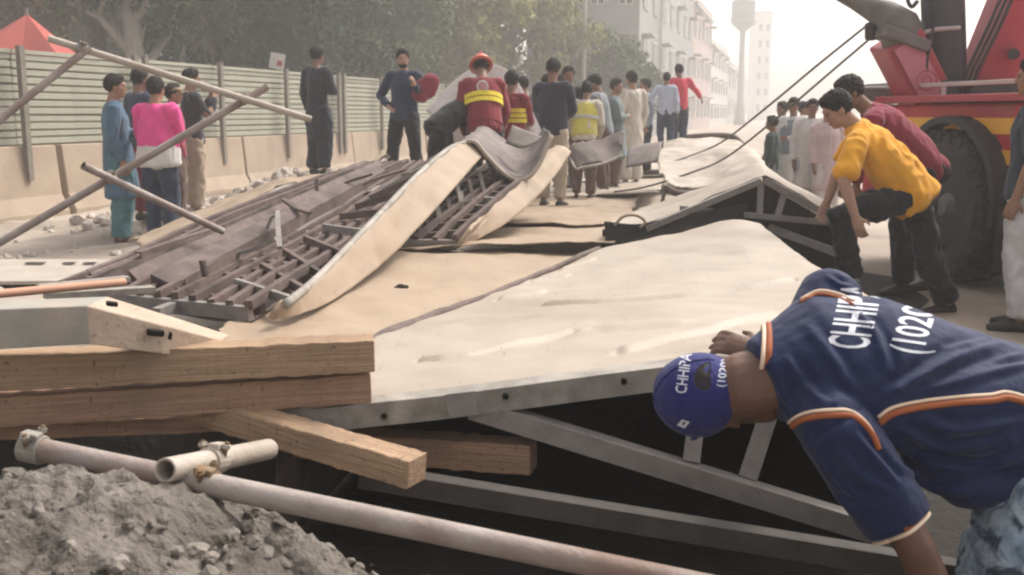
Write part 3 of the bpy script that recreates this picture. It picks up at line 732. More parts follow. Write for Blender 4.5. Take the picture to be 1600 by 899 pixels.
# ribbed trays
def tray(label, NL, NR, FR, FL, wall_h, nr, ns, wall_top=None, wn=40, seed=0, depth=.05, wall_rows=None, rm=M_RIB, name="ribbed_panel", plates=False):
    NL, NR, FR, FL = [PT(p) for p in (NL, NR, FR, FL)]
    rnd = random.Random(seed)
    root = empty(name, Vector(((NL.x + FR.x) / 2, (NL.y + FR.y) / 2, 0)), label, "metal panel")
    bil = lambda u, v: (NL * (1 - u) + NR * u) * (1 - v) + (FL * (1 - u) + FR * u) * v
    nrm = (NR - NL).cross(FL - NL).normalized()
    if nrm.z < 0: nrm = -nrm
    sag = lambda u, v: nrm * (.05 * math.sin(math.pi * v) * math.sin(3 * u + seed) + .02 * noise.noise(Vector((u * 3, v * 5, seed))))
    rows = [[bil(i / 6, j / 6) + sag(i / 6, j / 6) for i in range(7)] for j in range(7)]
    sheet("skin_sheet", rows, 36, 48, M_TRAY, .008, root, wob=.01, seed=seed)
    if plates:      # long folded strips left of the ladder-like side
        for k, (u0, u1) in enumerate(((.0, .1), (.12, .25), (.28, .4), (.43, .53), (.56, .63))):
            v0, v1 = rnd.uniform(0, .05), rnd.uniform(.8, 1.0)
            hb_ = (.07, .12, .085, .13, .1)[k]; tl = (.05, -.04, .06, .02, -.05)[k]; mb = MB(); sec = []
            for j in range(13):
                v = v0 + (v1 - v0) * j / 12; jt = .02 * noise.noise(Vector((j * .5, k * 7, 1)))
                a, b = bil(u0 + jt, v), bil(u1 + jt, v)
                sec += [a + nrm * .02, a + nrm * (hb_ + tl + jt), b + nrm * (hb_ - tl + jt), b + nrm * .02]
            mb.add(sec, [(j * 4 + q, j * 4 + q + 1, j * 4 + 5 + q, j * 4 + 4 + q) for j in range(12) for q in range(3)] + [(0, 1, 2, 3)])
            mb.build("long_strip", (M_RIB, M_TRAY, M_RIB, M_TRAY, M_RIB)[k], root)
    for j in range(nr + 1):
        v = j / nr
        ua = rnd.choice((-.06, -.03, 0, .02)) if plates else 0.0
        if plates and rnd.random() < .12: continue
        sk = rnd.uniform(-.02, .02)
        pts = [bil(ua + (1 - ua) * i / 5, min(1, max(0, v + sk * (i / 5 - .5)))) + sag(i / 5, v) + nrm * (.035 + rnd.uniform(0, .02)) for i in range(6)]
        mb = MB()
        for a, b in zip(pts[:-1], pts[1:]): mb.beam(a, b, .035, .07, nrm)
        mb.build("rib", rm if j % 5 else M_STEEL2, root)
    for i in range(ns + 1):
        u = i / ns
        pts = [bil(u, j / 8) + sag(u, j / 8) + nrm * (.085 + rnd.uniform(-.006, .008)) for j in range(9)]
        mb = MB()
        for a, b in zip(pts[:-1], pts[1:]): mb.beam(a, b, .04, .045, nrm)
        mb.build("stringer", rm, root)
    return root, bil, nrm
D_root, Dbil, Dn = tray("long ribbed brown panel propped up with broad cream side, left of the flat sheets", (100, 470, 5.5), (392, 506, 4.8), (696, 268, 9.3), (575, 268, 10.4), .28, 26, 11, seed=2, plates=True)
sheet("side_sheet", [
    [(428, 502, 4.6), (520, 470, 5.35), (612, 398, 6.5), (690, 316, 7.7), (738, 262, 8.75), (752, 246, 9.1)],
    [(436, 490, 4.6), (509, 452, 5.37), (597, 373, 6.52), (672, 295, 7.72), (720, 248, 8.77), (742, 235, 9.12)],
    [(446, 478, 4.63), (500, 434, 5.4), (583, 349, 6.55), (655, 275, 7.75), (703, 235, 8.8), (732, 225, 9.15)]], 80, 16, M_CREAM2, .03, D_root, wob=.018, wscale=2.6, kink=.012)
ed = spline([P(*t) for t in [(446, 476, 4.63), (500, 431, 5.4), (583, 346, 6.55), (655, 272, 7.75), (703, 232, 8.8), (732, 222, 9.15)]], 40)
MB().tube(ed, .022, 8).build("rim", M_STEEL, D_root, smooth=True)
mb = MB()
for k, (v, du) in enumerate([(i / 13, 0) for i in range(1, 13)]):
    a = ed[int(v * 40)] + Vector((-.03, 0, 0)); b_ = Dbil(.8, v * .97) + Dn * .09
    MB().beam(a - Vector((0, 0, .03)), b_, .03, .045).build("brace", M_STEEL2 if k % 4 == 0 else M_RIB, D_root)
rnd = random.Random(21)
for k in range(9):
    u, v = rnd.uniform(.3, .95), rnd.uniform(.02, .8); a = Dbil(u, v) + Dn * rnd.uniform(.12, .2)
    b_ = Dbil(u + rnd.uniform(-.3, .3), min(1, v + rnd.uniform(-.02, .14))) + Dn * rnd.uniform(.12, .24); m_ = a.lerp(b_, .5) + Dn * rnd.uniform(-.03, .07)
    mb = MB(); mb.beam(a, m_, .03, .02, Dn); mb.beam(m_, b_, .03, .02, Dn); mb.build("bent_bar", (M_RIB, M_RIB, M_STEEL2)[k % 3], D_root)
# loose bent plates lying in it
sheet("bent_plate", [[(545, 312, 8.1), (575, 300, 8.1), (598, 300, 8.1)], [(560, 300, 8.4), (585, 292, 8.4), (602, 288, 8.4)]], 10, 5, M_CREAM, .006, None, label="small pale bent plate lying in the ribbed panel", cat="metal plate")
for k, (a, b, w) in enumerate([((220, 400, 6.0), (560, 290, 8.8), .05), ((300, 470, 5.2), (600, 285, 8.7), .06), ((170, 440, 5.4), (348, 356, 7.0), .035), ((250, 490, 4.9), (480, 400, 6.2), .05)]):
    MB().angle(PT(a), PT(b), w, .008).build("steel_angle", M_RIB if k % 2 == 0 else M_STEEL2, label=["long brown angle across the left of the ribbed panel", "long grey angle along the middle of the ribbed panel",
        "dark thin angle at the left edge of the ribbed panel", "short grey angle at the near end of the ribbed panel"][k], cat="steel angle", group="loose steel angles")

# far left sheet with lifted lip
H_root = empty("roof_panel", Vector((-2.2, 9.8, 0)), "dusty panel with lifted front lip, left of the long ribbed panel", "roof panel")
H_rows = [
    [(232, 398, 7.6), (330, 350, 8.4), (392, 318, 9.0), (440, 291, 9.5), (485, 287, 9.9), (545, 278, 10.6), (602, 247, 11.4)],
    [(215, 385, 8.4), (325, 338, 9.1), (388, 310, 9.7), (436, 286, 10.2), (482, 281, 10.6), (545, 272, 11.3), (606, 243, 12.0)],
    [(200, 376, 9.2), (318, 330, 9.9), (384, 306, 10.4), (432, 284, 10.9), (480, 279, 11.3), (545, 268, 12.0), (610, 245, 12.6)],
]
sheet("cladding_sheet", H_rows, 90, 26, M_CREAM2, .012, H_root, wob=.02, kink=.025, rag=.08)
MB().tube(spline([PT(p) + Vector((0, -.015, -.02)) for p in H_rows[0]], 30), .022, 8).build("rim", M_STEEL2, H_root, smooth=True)
for t in (.3, .42, .5, .58, .66, .78):
    p = spline([PT(q) for q in H_rows[0]], 50)[int(t * 50)]
    MB().beam(p - Vector((0, 0, .02)), p - Vector((-.05, .25, .28)), .05, .03).build("strut", M_RIB, H_root)
sheet("under_sheet", [[PT(q) + Vector((.05, -.3, -.26)) for q in H_rows[0]], [PT(q) + Vector((0, .2, -.22)) for q in H_rows[1]]], 30, 6, M_TRAY, .008, H_root)
# end of it: upright ribbed bit by the man's legs
for k in range(5):
    MB().beam(P(604 + 9 * k, 250 + 5 * k, 11.3 - .2 * k), P(560 + 16 * k, 300 + 6 * k, 10.3 - .2 * k), .03, .03).build("rib", M_STEEL2, H_root)

# second propped panel beyond
D2_root, D2b, D2n = tray("shorter propped panel with ribbed underside right of the long ribbed panel", (560, 396, 7.6), (712, 390, 7.55), (868, 262, 10.2), (735, 275, 10.6), .3, 13, 5, seed=5)
sheet("side_sheet", [
    [(715, 388, 7.5), (790, 350, 8.3), (842, 305, 9.1), (876, 262, 10.0), (890, 240, 10.4)],
    [(722, 376, 7.5), (775, 332, 8.3), (822, 286, 9.1), (860, 246, 10.0), (880, 232, 10.4)],
    [(736, 360, 7.55), (770, 322, 8.35), (808, 280, 9.15), (846, 246, 10.0), (868, 230, 10.4)]], 50, 14, M_CREAM2, .03, D2_root, wob=.018, wscale=2.6, seed=3, kink=.012)
for k in range(11):
    x = 642 + k * 17
    yb = 386 - k * 8
    MB().beam(P(x, yb, 7.6 + .2 * k), P(x - 12 + (k % 3) * 3, yb - 42 - 3 * (k % 4), 7.85 + .2 * k), .025, .04).build("rib", M_STEEL2 if k % 2 else M_RIB, D2_root)
for k in range(8):
    x = 668 + k * 18
    yb = 352 - k * 9
    MB().beam(P(x, yb, 7.9 + .22 * k), P(x - 8, yb - 36, 8.1 + .22 * k), .03, .03).build("rib", M_STEEL if k % 2 else M_RIB, D2_root)

# curled sheet end
U_rim = [(722, 222, 9.1), (742, 222, 9.1), (760, 243, 9.1), (784, 268, 9.1), (806, 281, 9.1), (826, 277, 9.1), (842, 258, 9.15), (852, 236, 9.2), (862, 212, 9.25)]
U_mid = [(735, 208, 9.8), (750, 208, 9.8), (768, 224, 9.8), (790, 243, 9.8), (808, 252, 9.8), (826, 249, 9.8), (840, 236, 9.8), (850, 219, 9.85), (856, 204, 9.9)]
U_bak = [(748, 200, 10.4), (760, 201, 10.4), (775, 211, 10.4), (792, 222, 10.4), (808, 227, 10.4), (824, 224, 10.4), (836, 216, 10.4), (845, 208, 10.45), (850, 200, 10.5)]
U_root = empty("curled_sheet", Vector((0, 9.7, 0)), "grey sheet curled into a gutter in front of the rescuer in the red helmet", "metal sheet")
sheet("curl", [U_rim, U_mid, U_bak], 60, 26, M_GREYSH, .012, U_root, wob=.01, kink=.014, rag=.03)
MB().tube(spline([PT(p) for p in U_rim], 50), .02, 8).build("rim", M_CREAM, U_root, smooth=True)
sheet("inner_flap", [[(790, 224, 9.45), (815, 232, 9.4), (838, 222, 9.45)], [(800, 196, 9.6), (822, 205, 9.6), (846, 214, 9.55)]], 12, 6, M_GREYSH, .012, U_root)
# grey flap held further right
F_root = empty("bent_sheet", Vector((1.0, 13, 0)), "mottled grey bent sheet in front of the men's legs", "metal sheet")
sheet("flap", [[(884, 232, 12.2), (905, 224, 12.2), (940, 217, 12.3), (976, 206, 12.4)], [(890, 250, 12.0), (905, 243, 12.0), (940, 238, 12.1), (974, 226, 12.2)], [(898, 263, 11.9), (910, 261, 11.9), (945, 254, 12.0), (970, 242, 12.1)]], 30, 18, M_GREYSH, .012, F_root, wob=.02, kink=.02, rag=.06)
MB().tube(spline([P(884, 230, 12.18), P(898, 262, 11.88), P(910, 262, 11.88), P(945, 255, 11.98), P(971, 243, 12.08)], 30), .017, 8).build("rim", M_STEEL, F_root, smooth=True)
G_rows = [[(978, 262, 13.0), (1005, 258, 12.9), (1032, 252, 12.8)], [(980, 240, 13.4), (1006, 232, 13.4), (1034, 226, 13.4)], [(985, 232, 14.2), (1010, 225, 14.2), (1038, 221, 14.2)]]
sheet("bent_plate", G_rows, 16, 12, M_GREYSH, .012, None, wob=.02, label="brown bent plate left of the roped panel", cat="metal plate")

# ------------------------------------------------------------------ near heap, dark floor standing in for shade
def heap_h(x, y):
    t = min(1, max(0, (x + 0.95) / 1.5)); t = t * t * (3 - 2 * t)
    top = .63 * (1 - t) - .12 * t
    cut = 2.42 - .12 * math.sin(x * 2.1)
    k = 1 / (1 + math.exp((y - cut) * 11))
    return -.03 + top * k
mb = MB(); nx, ny = 300, 190; x0, x1, y0, y1 = -2.6, 1.0, .7, 3.0
vs = []
for j in range(ny + 1):
    for i in range(nx + 1):
        x, y = x0 + (x1 - x0) * i / nx, y0 + (y1 - y0) * j / ny
        q = Vector((x, y, 0))
        r_ = .05 * noise.noise(q * 2.2) + .04 * noise.noise(q * 5.5 + Vector((3, 1, 0))) - .06 * abs(noise.noise(q * 7)) - .035 * abs(noise.noise(q * 17)) + .022 * noise.noise(q * 33) + .012 * noise.noise(q * 70) + .02
        vs.append((x, y, heap_h(x, y) + r_))
mb.add(vs, [(j * (nx + 1) + i, j * (nx + 1) + i + 1, (j + 1) * (nx + 1) + i + 1, (j + 1) * (nx + 1) + i) for j in range(ny) for i in range(nx)])
mb.build("rubble_heap", M_SOIL, smooth=True, kind="structure")
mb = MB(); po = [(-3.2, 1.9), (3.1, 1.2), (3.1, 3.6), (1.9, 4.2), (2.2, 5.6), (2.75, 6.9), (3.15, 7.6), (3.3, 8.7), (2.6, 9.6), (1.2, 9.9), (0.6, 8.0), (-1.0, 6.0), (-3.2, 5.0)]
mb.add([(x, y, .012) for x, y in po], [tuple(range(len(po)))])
mb.build("shade_floor", M_SOIL_SHADE, kind="structure")  # near-black patch painting the shade beneath the wreck
def rock(mb, c, r, rnd, mi=0):
    bm = bmesh.new(); bmesh.ops.create_icosphere(bm, subdivisions=2, radius=1)
    s = Vector((rnd.uniform(.7, 1.3), rnd.uniform(.7, 1.3), rnd.uniform(.5, .95))); o = Vector((rnd.uniform(0, 90), rnd.uniform(0, 90), 0))
    rot = Matrix.Rotation(rnd.uniform(0, 6), 3, Vector((rnd.gauss(0, 1), rnd.gauss(0, 1), rnd.gauss(0, 1))).normalized())
    vs = []
    for v in bm.verts:
        p = v.co.copy(); d = 1 + .45 * noise.noise(p * 1.3 + o) + .16 * noise.noise(p * 3.5 + o)
        p = Vector((round(p.x * d * 2.6) / 2.6 * .35 + p.x * d * .65, p.y * d, round(p.z * d * 2.6) / 2.6 * .35 + p.z * d * .65))
        vs.append(Vector(c) + rot @ Vector((p.x * s.x, p.y * s.y, p.z * s.z)) * r)
    mb.add(vs, [[v.index for v in f.verts] for f in bm.faces], mi); bm.free()
rnd = random.Random(11)
mb = MB()
for _ in range(2000):
    x, y = rnd.uniform(-2.0, .7), rnd.uniform(1.2, 2.75)
    if rnd.random() > .25 + .75 * max(0, min(1, (.5 - x) / 1.6)): continue
    r = .004 + .02 * rnd.random() ** 4
    rock(mb, (x, y, heap_h(x, y) + .012 + r * .1), r, rnd, rnd.choice((0, 0, 0, 1, 2, 2)))
mb.build("soil_clods", [M_CLOD, mat("pale_mortar_crumb", (.26, .23, .2), .95, (.17, .15, .125), 14, .8, .5, 40), M_SOIL], kind="stuff", label="loose clods on the near rubble heap", cat="rubble")
mb = MB()
for _ in range(900):
    t = rnd.random()
    x = -5.6 + 4.2 * rnd.random(); y = 11.0 + 4.6 * rnd.random()
    x += .2 * (y - 12)
    if rnd.random() > .12 + min(.88, berm(x, y) * 2.4): continue
    r = .02 + .085 * rnd.random() ** 2.6
    rock(mb, (x, y, berm(x, y) + r * .35), r, rnd)
for _ in range(520):
    x, y = rnd.uniform(-4.9, -2.0), rnd.uniform(11.3, 15.6)
    if abs(x + 2.6) < .35 and abs(y - 13.7) < .5: continue
    r = .02 + .085 * rnd.random() ** 2
    rock(mb, (x, y, berm(x, y) + r * .4), r, rnd)
mb.build("broken_stones", M_STONE, kind="stuff", label="pale broken stones on the earth bank", cat="rubble")
mb = MB()
for _ in range(500):
    x, y = rnd.uniform(-6.5, -2.0), rnd.uniform(6.5, 11.2)
    r = .012 + .04 * rnd.random() ** 3
    rock(mb, (x, y, r * .3), r, rnd)
mb.build("ground_debris", M_STONE, kind="stuff", label="small debris scattered on the dusty ground", cat="rubble")

# ------------------------------------------------------------------ timbers, box beam, tubes in the foreground
def timber(label, p0, p1, w, h, m, seed):
    a, b = PT(p0), PT(p1); mb = MB(); n = 60; rnd = random.Random(seed)
    t = (b - a).normalized(); sd = t.cross(Vector((0, 0, 1))).normalized(); u = sd.cross(t)
    vs = []
    for i in range(n + 1):
        c = a.lerp(b, i / n) + u * .004 * noise.noise(Vector((i * .4, seed, 0))) + sd * .004 * noise.noise(Vector((i * .4, seed, 9)))
        for sx, sz in ((-1, -1), (1, -1), (1, 1), (-1, 1)):
            vs.append(c + sd * (sx * w / 2 + .0018 * noise.noise(c * 9 + Vector((sx, sz, seed))) + rnd.uniform(-.0012, .0012)) + u * (sz * h / 2 + .0018 * noise.noise(c * 9 + Vector((sz, seed, sx))) + rnd.uniform(-.0012, .0012)))
    fs = [(i * 4 + k, i * 4 + (k + 1) % 4, i * 4 + 4 + (k + 1) % 4, i * 4 + 4 + k) for i in range(n) for k in range(4)] + [(3, 2, 1, 0), tuple(n * 4 + k for k in range(4))]
    # local frame so that the grain runs along the timber
    me = bpy.data.meshes.new("timber_beam"); rot = Matrix((t, sd, u))
    me.from_pydata([rot @ (v - a) for v in vs], [], fs); me.materials.append(m); me.update()
    bm = bmesh.new(); bm.from_mesh(me); bmesh.ops.recalc_face_normals(bm, faces=bm.faces); bm.to_mesh(me); bm.free()
    o = bpy.data.objects.new("timber_beam", me); col.objects.link(o)
    o.matrix_world = Matrix.Translation(a) @ rot.transposed().to_4x4()
    bv = o.modifiers.new("bevel", 'BEVEL'); bv.width = .004; bv.segments = 2; bv.limit_method = 'ANGLE'
    return tag(o, label, "timber", "timbers in the foreground")
timber("thick squared timber lying on top of another at the left foreground", (-90, 583, 2.74), (584, 551, 2.96), .1, .097, M_WOOD, 1)
timber("squared timber directly under the thick top timber", (-90, 643, 2.77), (579, 602, 2.98), .1, .088, M_WOOD2, 2)
timber("flat board under the two stacked timbers at left", (-60, 668, 2.86), (440, 650, 3.06), .13, .05, M_WOOD2, 3)
timber("timber slanting down with cut end left of the reddish stub", (285, 628, 3.0), (652, 736, 2.6), .09, .078, M_WOOD, 4)
timber("reddish timber stub poking out under the front chord", (430, 684, 3.2), (834, 714, 2.98), .09, .092, M_WOOD2, 5)
sheet("shade_sheet", [[(-140, 640, 3.25), (60, 645, 3.3), (250, 650, 3.35), (470, 665, 3.4)], [P(-140, 790, 3.25), P(60, 800, 3.2), P(250, 800, 3.25), P(470, 800, 3.35)]], 30, 10, M_SOIL_SHADE, .006, None, wob=.05,
      label="added dark sheet standing in for the shadow under the stacked timbers", cat="metal sheet")  # added sheet, near black to darken the gap behind the timbers
# bent box section
BXR = empty("box_beam", P(60, 548, 2.75), "pale grey bent steel box beam lying on the timbers at left", "steel beam")
def section(c, hh, d): return [c + Vector((0, -d / 2, -hh / 2)), c + Vector((0, d / 2, -hh / 2)), c + Vector((0, d / 2, hh / 2)), c + Vector((0, -d / 2, hh / 2))]
secs = [section(P(-90, 512, 2.70), .112, .14), section(P(155, 500, 2.72), .104, .14), section(P(262, 524, 2.84), .085, .11), section(P(352, 540, 2.98), .05, .08)]
vs = [v for s in secs for v in s]; mb = MB()
mb.add(vs, [(i * 4 + k, i * 4 + (k + 1) % 4, i * 4 + 4 + (k + 1) % 4, i * 4 + 4 + k) for i in range(3) for k in range(4)] + [(3, 2, 1, 0), (12, 13, 14, 15)])
mb.m = [0] * 4 + [1] * 8 + [0, 1]
mb.build("beam", [M_BOXST, mat("tan_box_steel", (.45, .35, .27), .6, (.36, .27, .2), 9, .8, .2, 50, speck=(.12, .09, .07))], BXR, bevel=.004)
for x, y, w_, h_, Y in ((243, 520, .045, .018, 2.758), (266, 525, .008, .022, 2.79), (175, 475, .03, .012, 2.665)):
    MB().box(P(x, y, Y), (w_, .02, h_), Matrix.Rotation(.25, 3, 'Y') @ Matrix.Rotation(.5, 3, 'Z')).build("slot", M_BLACK, BXR, bevel=.004)
def pipe(label, pts, r, m=M_PIPE, name="scaffold_tube", hollow=.82, group="scaffold tubes"):
    pts = [PT(p) for p in pts]
    if len(pts) == 2: pts = [pts[0].lerp(pts[1], i / 10) + Vector((0, 0, .004 * math.sin(i))) * 0 for i in range(11)]
    return MB().tube(pts, r, 18, hollow=hollow).build(name, m, smooth=False, label=label, cat="tube", group=group)
def smooth_by_angle(o, a=40):
    o.data.polygons.foreach_set('use_smooth', [True] * len(o.data.polygons))
    o.data.set_sharp_from_angle(angle=R(a))
for o in (pipe("long dusty scaffold tube across the bottom foreground", [(38, 698, 2.32), (1300, 958, 1.95)], .0275, M_PIPE),
          pipe("short pale tube stub clamped across the long foreground tube", [(258, 735, 2.17), (420, 702, 2.62)], .0275, M_PIPE2)):
    smooth_by_angle(o)
MB().angle(P(560, 747, 2.77), P(1520, 905, 2.5), .06, .01, out=(0, -1, 0)).build("steel_angle", mat("shade_dark_steel", (.075, .066, .06), .7, (.045, .04, .036), 12, .8, .2, 60), bevel=.002, label="shadowed brown steel angle behind the long foreground tube", cat="steel angle", group="loose steel angles")  # steel colour darkened to carry the shadow it lies in
def coupler(label, c, axis, r, parts=True, m=M_RUST):
    c = PT(c); axis = Vector(axis).normalized()
    root = empty("scaffold_coupler", c, label, "coupler", "scaffold couplers")
    MB().tube([c - axis * .026, c + axis * .026], r * 1.25, 16).build("collar", m, root, bevel=.003)
    s = axis.cross(Vector((0, 0, 1))).normalized(); u = s.cross(axis)
    MB().box(c + u * r * 1.25 + s * r * .3, (.045, .03, .018), Matrix((axis, s, u)).transposed()).build("hinge_plate", m, root, bevel=.004)
    for k in (-1, 1):
        q = c + s * r * 1.0 * k
        bo = MB().tube([q - u * r * .6 - s * r * .2 * k, q + u * r * 1.7 + s * r * .25 * k], r * .22, 8).build("bolt", M_RUST, root)
        MB().tube([q + u * r * 1.15 + s * r * .1 * k, q + u * r * 1.5 + s * r * .2 * k], r * .42, 6).build("nut", m, bo)
    return root
tdir = P(1300, 958, 1.95) - P(38, 698, 2.32); sdir = P(420, 702, 2.62) - P(258, 735, 2.17)
cpl = coupler("rusty swivel coupler gripping the long foreground tube", (322, 757, 2.237), tdir, .0275)
coupler("pale coupler ring on the short tube stub", P(258, 735, 2.17).lerp(P(420, 702, 2.62), .42), sdir, .0275, m=M_PIPE2)
coupler("dark coupler on the left end of the long foreground tube", (52, 701, 2.316), tdir, .0275, m=M_STEEL)
# scaffold tubes at left
S = [("upper pale scaffold tube sloping down across the hoarding", (75, 60, 5.6), (486, 187, 6.1), .02, M_PIPE2),
     ("scaffold tube rising from the left edge to the upper tube's clamp", (-120, 285, 5.2), (140, 74, 5.66), .02, M_PIPE),
     ("long scaffold tube rising from the lower left across the pink shirt", (-150, 466, 5.3), (418, 136, 6.08), .022, M_PIPE),
     ("short scaffold tube sloping down across the blue man's knees", (130, 259, 5.55), (348, 362, 6.3), .022, M_PIPE)]
for lab, a, b, r, m in S: smooth_by_angle(pipe(lab, [a, b], r, m))
for lab, c, ax in (("clamp joining the upper tube to the tube at the left edge", (128, 76, 5.64), P(486, 187, 6.1) - P(75, 60, 5.6)),
                   ("clamp joining the upper tube and the long rising tube", (383, 156, 6.0), P(418, 136, 6.08) - P(-150, 466, 5.3)),
                   ("clamp where the short tube crosses the long rising tube", (172, 277, 5.7), P(348, 362, 6.3) - P(130, 259, 5.55))):
    coupler(lab, c, ax, .022, m=M_STEEL)
# white slotted board and bars on the ground at left
M_WHITEB = mat("dusty_white_board", (0.44, 0.385, 0.33), .7, (.34, .29, .245), 4, .7)
br = empty("slotted_board", G(120, 425, .1), "dusty white board with a row of slots on the ground at left", "board")
q = [G(-40, 405, .12), G(235, 405, .12), G(225, 438, .08), G(-60, 440, .08)]
mb = MB(); mb.hexa([p - Vector((0, 0, .03)) for p in q] + q); mb.build("board", M_WHITEB, br, bevel=.003)
for x in (55, 108, 140, 172, 205):
    MB().box(G(x, 411, .123), (.1 if x > 60 else .16, .06, .006)).build("slot", M_BLACK, br)
smooth_by_angle(pipe("orange brown bar resting on the left ground above the box beam", [(-40, 463, 4.0), (195, 441, 4.5)], .018, mat("orange_bar", (.55, .3, .2), .6), "steel_bar", group="loose bars"))
for lab, a, b in (("grey flat bar just above the box beam", (70, 462, 4.4), (240, 452, 4.7)), ("short brown bar left of the ribbed panel", (60, 450, 4.9), (200, 436, 5.2))):
    MB().beam(PT(a), PT(b), .07, .03).build("steel_bar", M_STEEL, bevel=.003, label=lab, cat="bar", group="loose bars")
# cables from the crane
M_CABLE = mat("grey_cable", (.12, .105, .095), .7)
def cable(lab, pts, r): MB().tube(spline([PT(p) for p in pts], 40), r, 8).build("steel_cable", M_CABLE, smooth=True, label=lab, cat="cable", group="crane cables")
cable("upper cable running from the crane arm down to the roped panel", [(1352, 42, 9.6), (1275, 104, 9.9), (1198, 168, 10.3), (1128, 222, 12.2), (1075, 245, 12.0), (1035, 258, 11.7)], .011)
cable("lower cable running from the crane arm down past the roped panel", [(1366, 55, 9.6), (1285, 124, 9.8), (1210, 188, 10.0), (1135, 246, 10.9), (1080, 270, 10.8), (1010, 292, 11.5), (960, 300, 11.9)], .011)
mb = MB()
cable_pts = [P(935, 389, 7.05), P(905, 402, 6.8), P(880, 415, 6.5)]
MB().tube(spline(cable_pts, 12), .012, 8).build("torn_strip", M_CREAM2, A_root, smooth=True)

# ================================================================== CRANE TRUCK
M_RED = mat("red_truck_paint", (0.52, 0.04, 0.045), .4, (.34, .03, .035), 3, .7, .05, 40, c3=(.26, .1, .075), scale3=1.5, thresh3=(.5, .8), spec=.5, speck=(.2, .13, .1), speck_amt=.5)
M_REDB = mat("faded_red_boom_paint", (0.4, 0.05, 0.065), .45, (.33, .045, .055), 3, .7, .05, 40, spec=.5)
M_PINK = mat("sun_bleached_red_paint", (0.55, 0.2, 0.24), .5, (.48, .16, .2), 3, .7, spec=.4)
M_YEL = mat("yellow_stripe_paint", (0.82, 0.43, 0.04), .45, (.72, .36, .035), 3, .7, spec=.5)
M_TYRE = mat("black_rubber", (0.03, 0.028, 0.027), .85, (.075, .067, .06), 8, .8, .3, 40)
M_DARKM = mat("dark_chassis", (0.035, 0.034, 0.035), .7, (.06, .055, .05), 8, .7)
M_CYL = mat("charcoal_cylinder", (0.05, 0.052, 0.06), .5, (.035, .036, .04), 6, .6, spec=.4)
M_GREYARM = mat("weathered_grey_arm", (0.16, 0.15, 0.135), .65, (.1, .095, .085), 8, .8, .2, 50)
M_RAIL = mat("pale_rail", (0.5, 0.42, 0.4), .5)
ta = Vector((-0.17, 0.985, 0)).normalized()      # the truck's length, going away
tn = Vector((-ta.y, ta.x, 0))                    # out of its near side (towards -X)
W0 = P(1478, 312, 8.55); W0.z = 0                # under the visible wheel
TR = empty("crane_truck", W0 - tn * 1.1, "red crane truck with yellow stripes and big tyre at right", "truck")
tp = lambda l, o, z: W0 + ta * l + tn * o + Vector((0, 0, z))       # along, out, up
tr_rot = Matrix((ta, tn, Vector((0, 0, 1)))).transposed()
def tbox(name, l, o, z, sl, so, sz, m, parent=TR, bev=.01): return MB().box(tp(l, o, z), (sl, so, sz), tr_rot).build(name, m, parent, bevel=bev)
body = tbox("body", -1.55, -1.25, 1.02, 6.3, 2.3, .92, M_RED, bev=.03)
tbox("yellow_stripe", -1.55, -.095, 1.30, 6.28, .02, .125, M_YEL, body, .003)
tbox("yellow_stripe", -1.55, -.095, 1.06, 6.28, .02, .115, M_YEL, body, .003)
tbox("deck_edge", -1.55, -1.2, 1.52, 6.4, 2.44, .06, M_REDB, bev=.01)
tbox("lower_skirt", -2.2, -.35, .74, 2.3, .5, .46, M_RED, bev=.02)
tbox("chassis", -1.5, -1.3, .52, 6.0, 1.5, .2, M_DARKM)
rl = tbox("deck_rail", -1.55, -.1, 1.64, 6.3, .035, .035, M_RAIL, bev=.006)
for l in (-4.5, -3.3, -2.1, -.9, .3, 1.5):
    tbox("rail_post", l, -.1, 1.585, .03, .03, .08, M_RAIL, rl, .004)
# wheels: lugged tyre, rim, hub
def wheel(l, out, first):
    c = tp(l, out, .63); wr = empty("wheel", c - world_of(TR)); wr.parent = TR
    prof = [(.36, -.17), (.5, -.2), (.585, -.185), (.615, -.14), (.62, -.05), (.62, .05), (.615, .14), (.585, .185), (.5, .2), (.36, .17)]
    n = 48; vs = []
    for i in range(n):
        a = 2 * math.pi * i / n; d = ta * math.cos(a) + Vector((0, 0, math.sin(a)))
        vs += [c + d * r + tn * o for r, o in prof]
    k = len(prof); mb = MB()
    mb.add(vs, [(i * k + j, i * k + j + 1, ((i + 1) % n) * k + j + 1, ((i + 1) % n) * k + j) for i in range(n) for j in range(k - 1)])
    for i in range(26):
        a = 2 * math.pi * i / 26
        for sgn in (-1, 1):
            a2 = a + (.06 if sgn > 0 else -.06)
            d = ta * math.cos(a2) + Vector((0, 0, math.sin(a2))); tt = -ta * math.sin(a2) + Vector((0, 0, math.cos(a2)))
            ax = (tn + tt * .45 * sgn).normalized()
            mb.box(c + d * .618 + tn * .1 * sgn, (.19, .06, .045), Matrix((ax, d.cross(ax).normalized(), d)).transposed())
            mb.box(c + d * .575 + tn * .19 * sgn, (.03, .06, .09), Matrix((tn, tt, d)).transposed())
    mb.build("tyre", M_TYRE, wr, smooth=False)
    MB().tube([c - tn * .12, c + tn * .02, c + tn * .021, c + tn * .1, c + tn * .101], [.36, .36, .3, .33, .2], 28).build("rim", M_DARKM, wr)
    hub = MB().tube([c - tn * .02, c + tn * .1, c + tn * .16], [.14, .12, .07], 16)
    for i in range(8):
        a = i * math.pi / 4; q = c + (ta * math.cos(a) + Vector((0, 0, math.sin(a)))) * .2
        hub.tube([q + tn * .02, q + tn * .06], .02, 6)
    hub.build("hub", M_GREYARM, wr)
wheel(0, -.12, True); wheel(-4.0, -.12, False); wheel(0, -2.3, False)
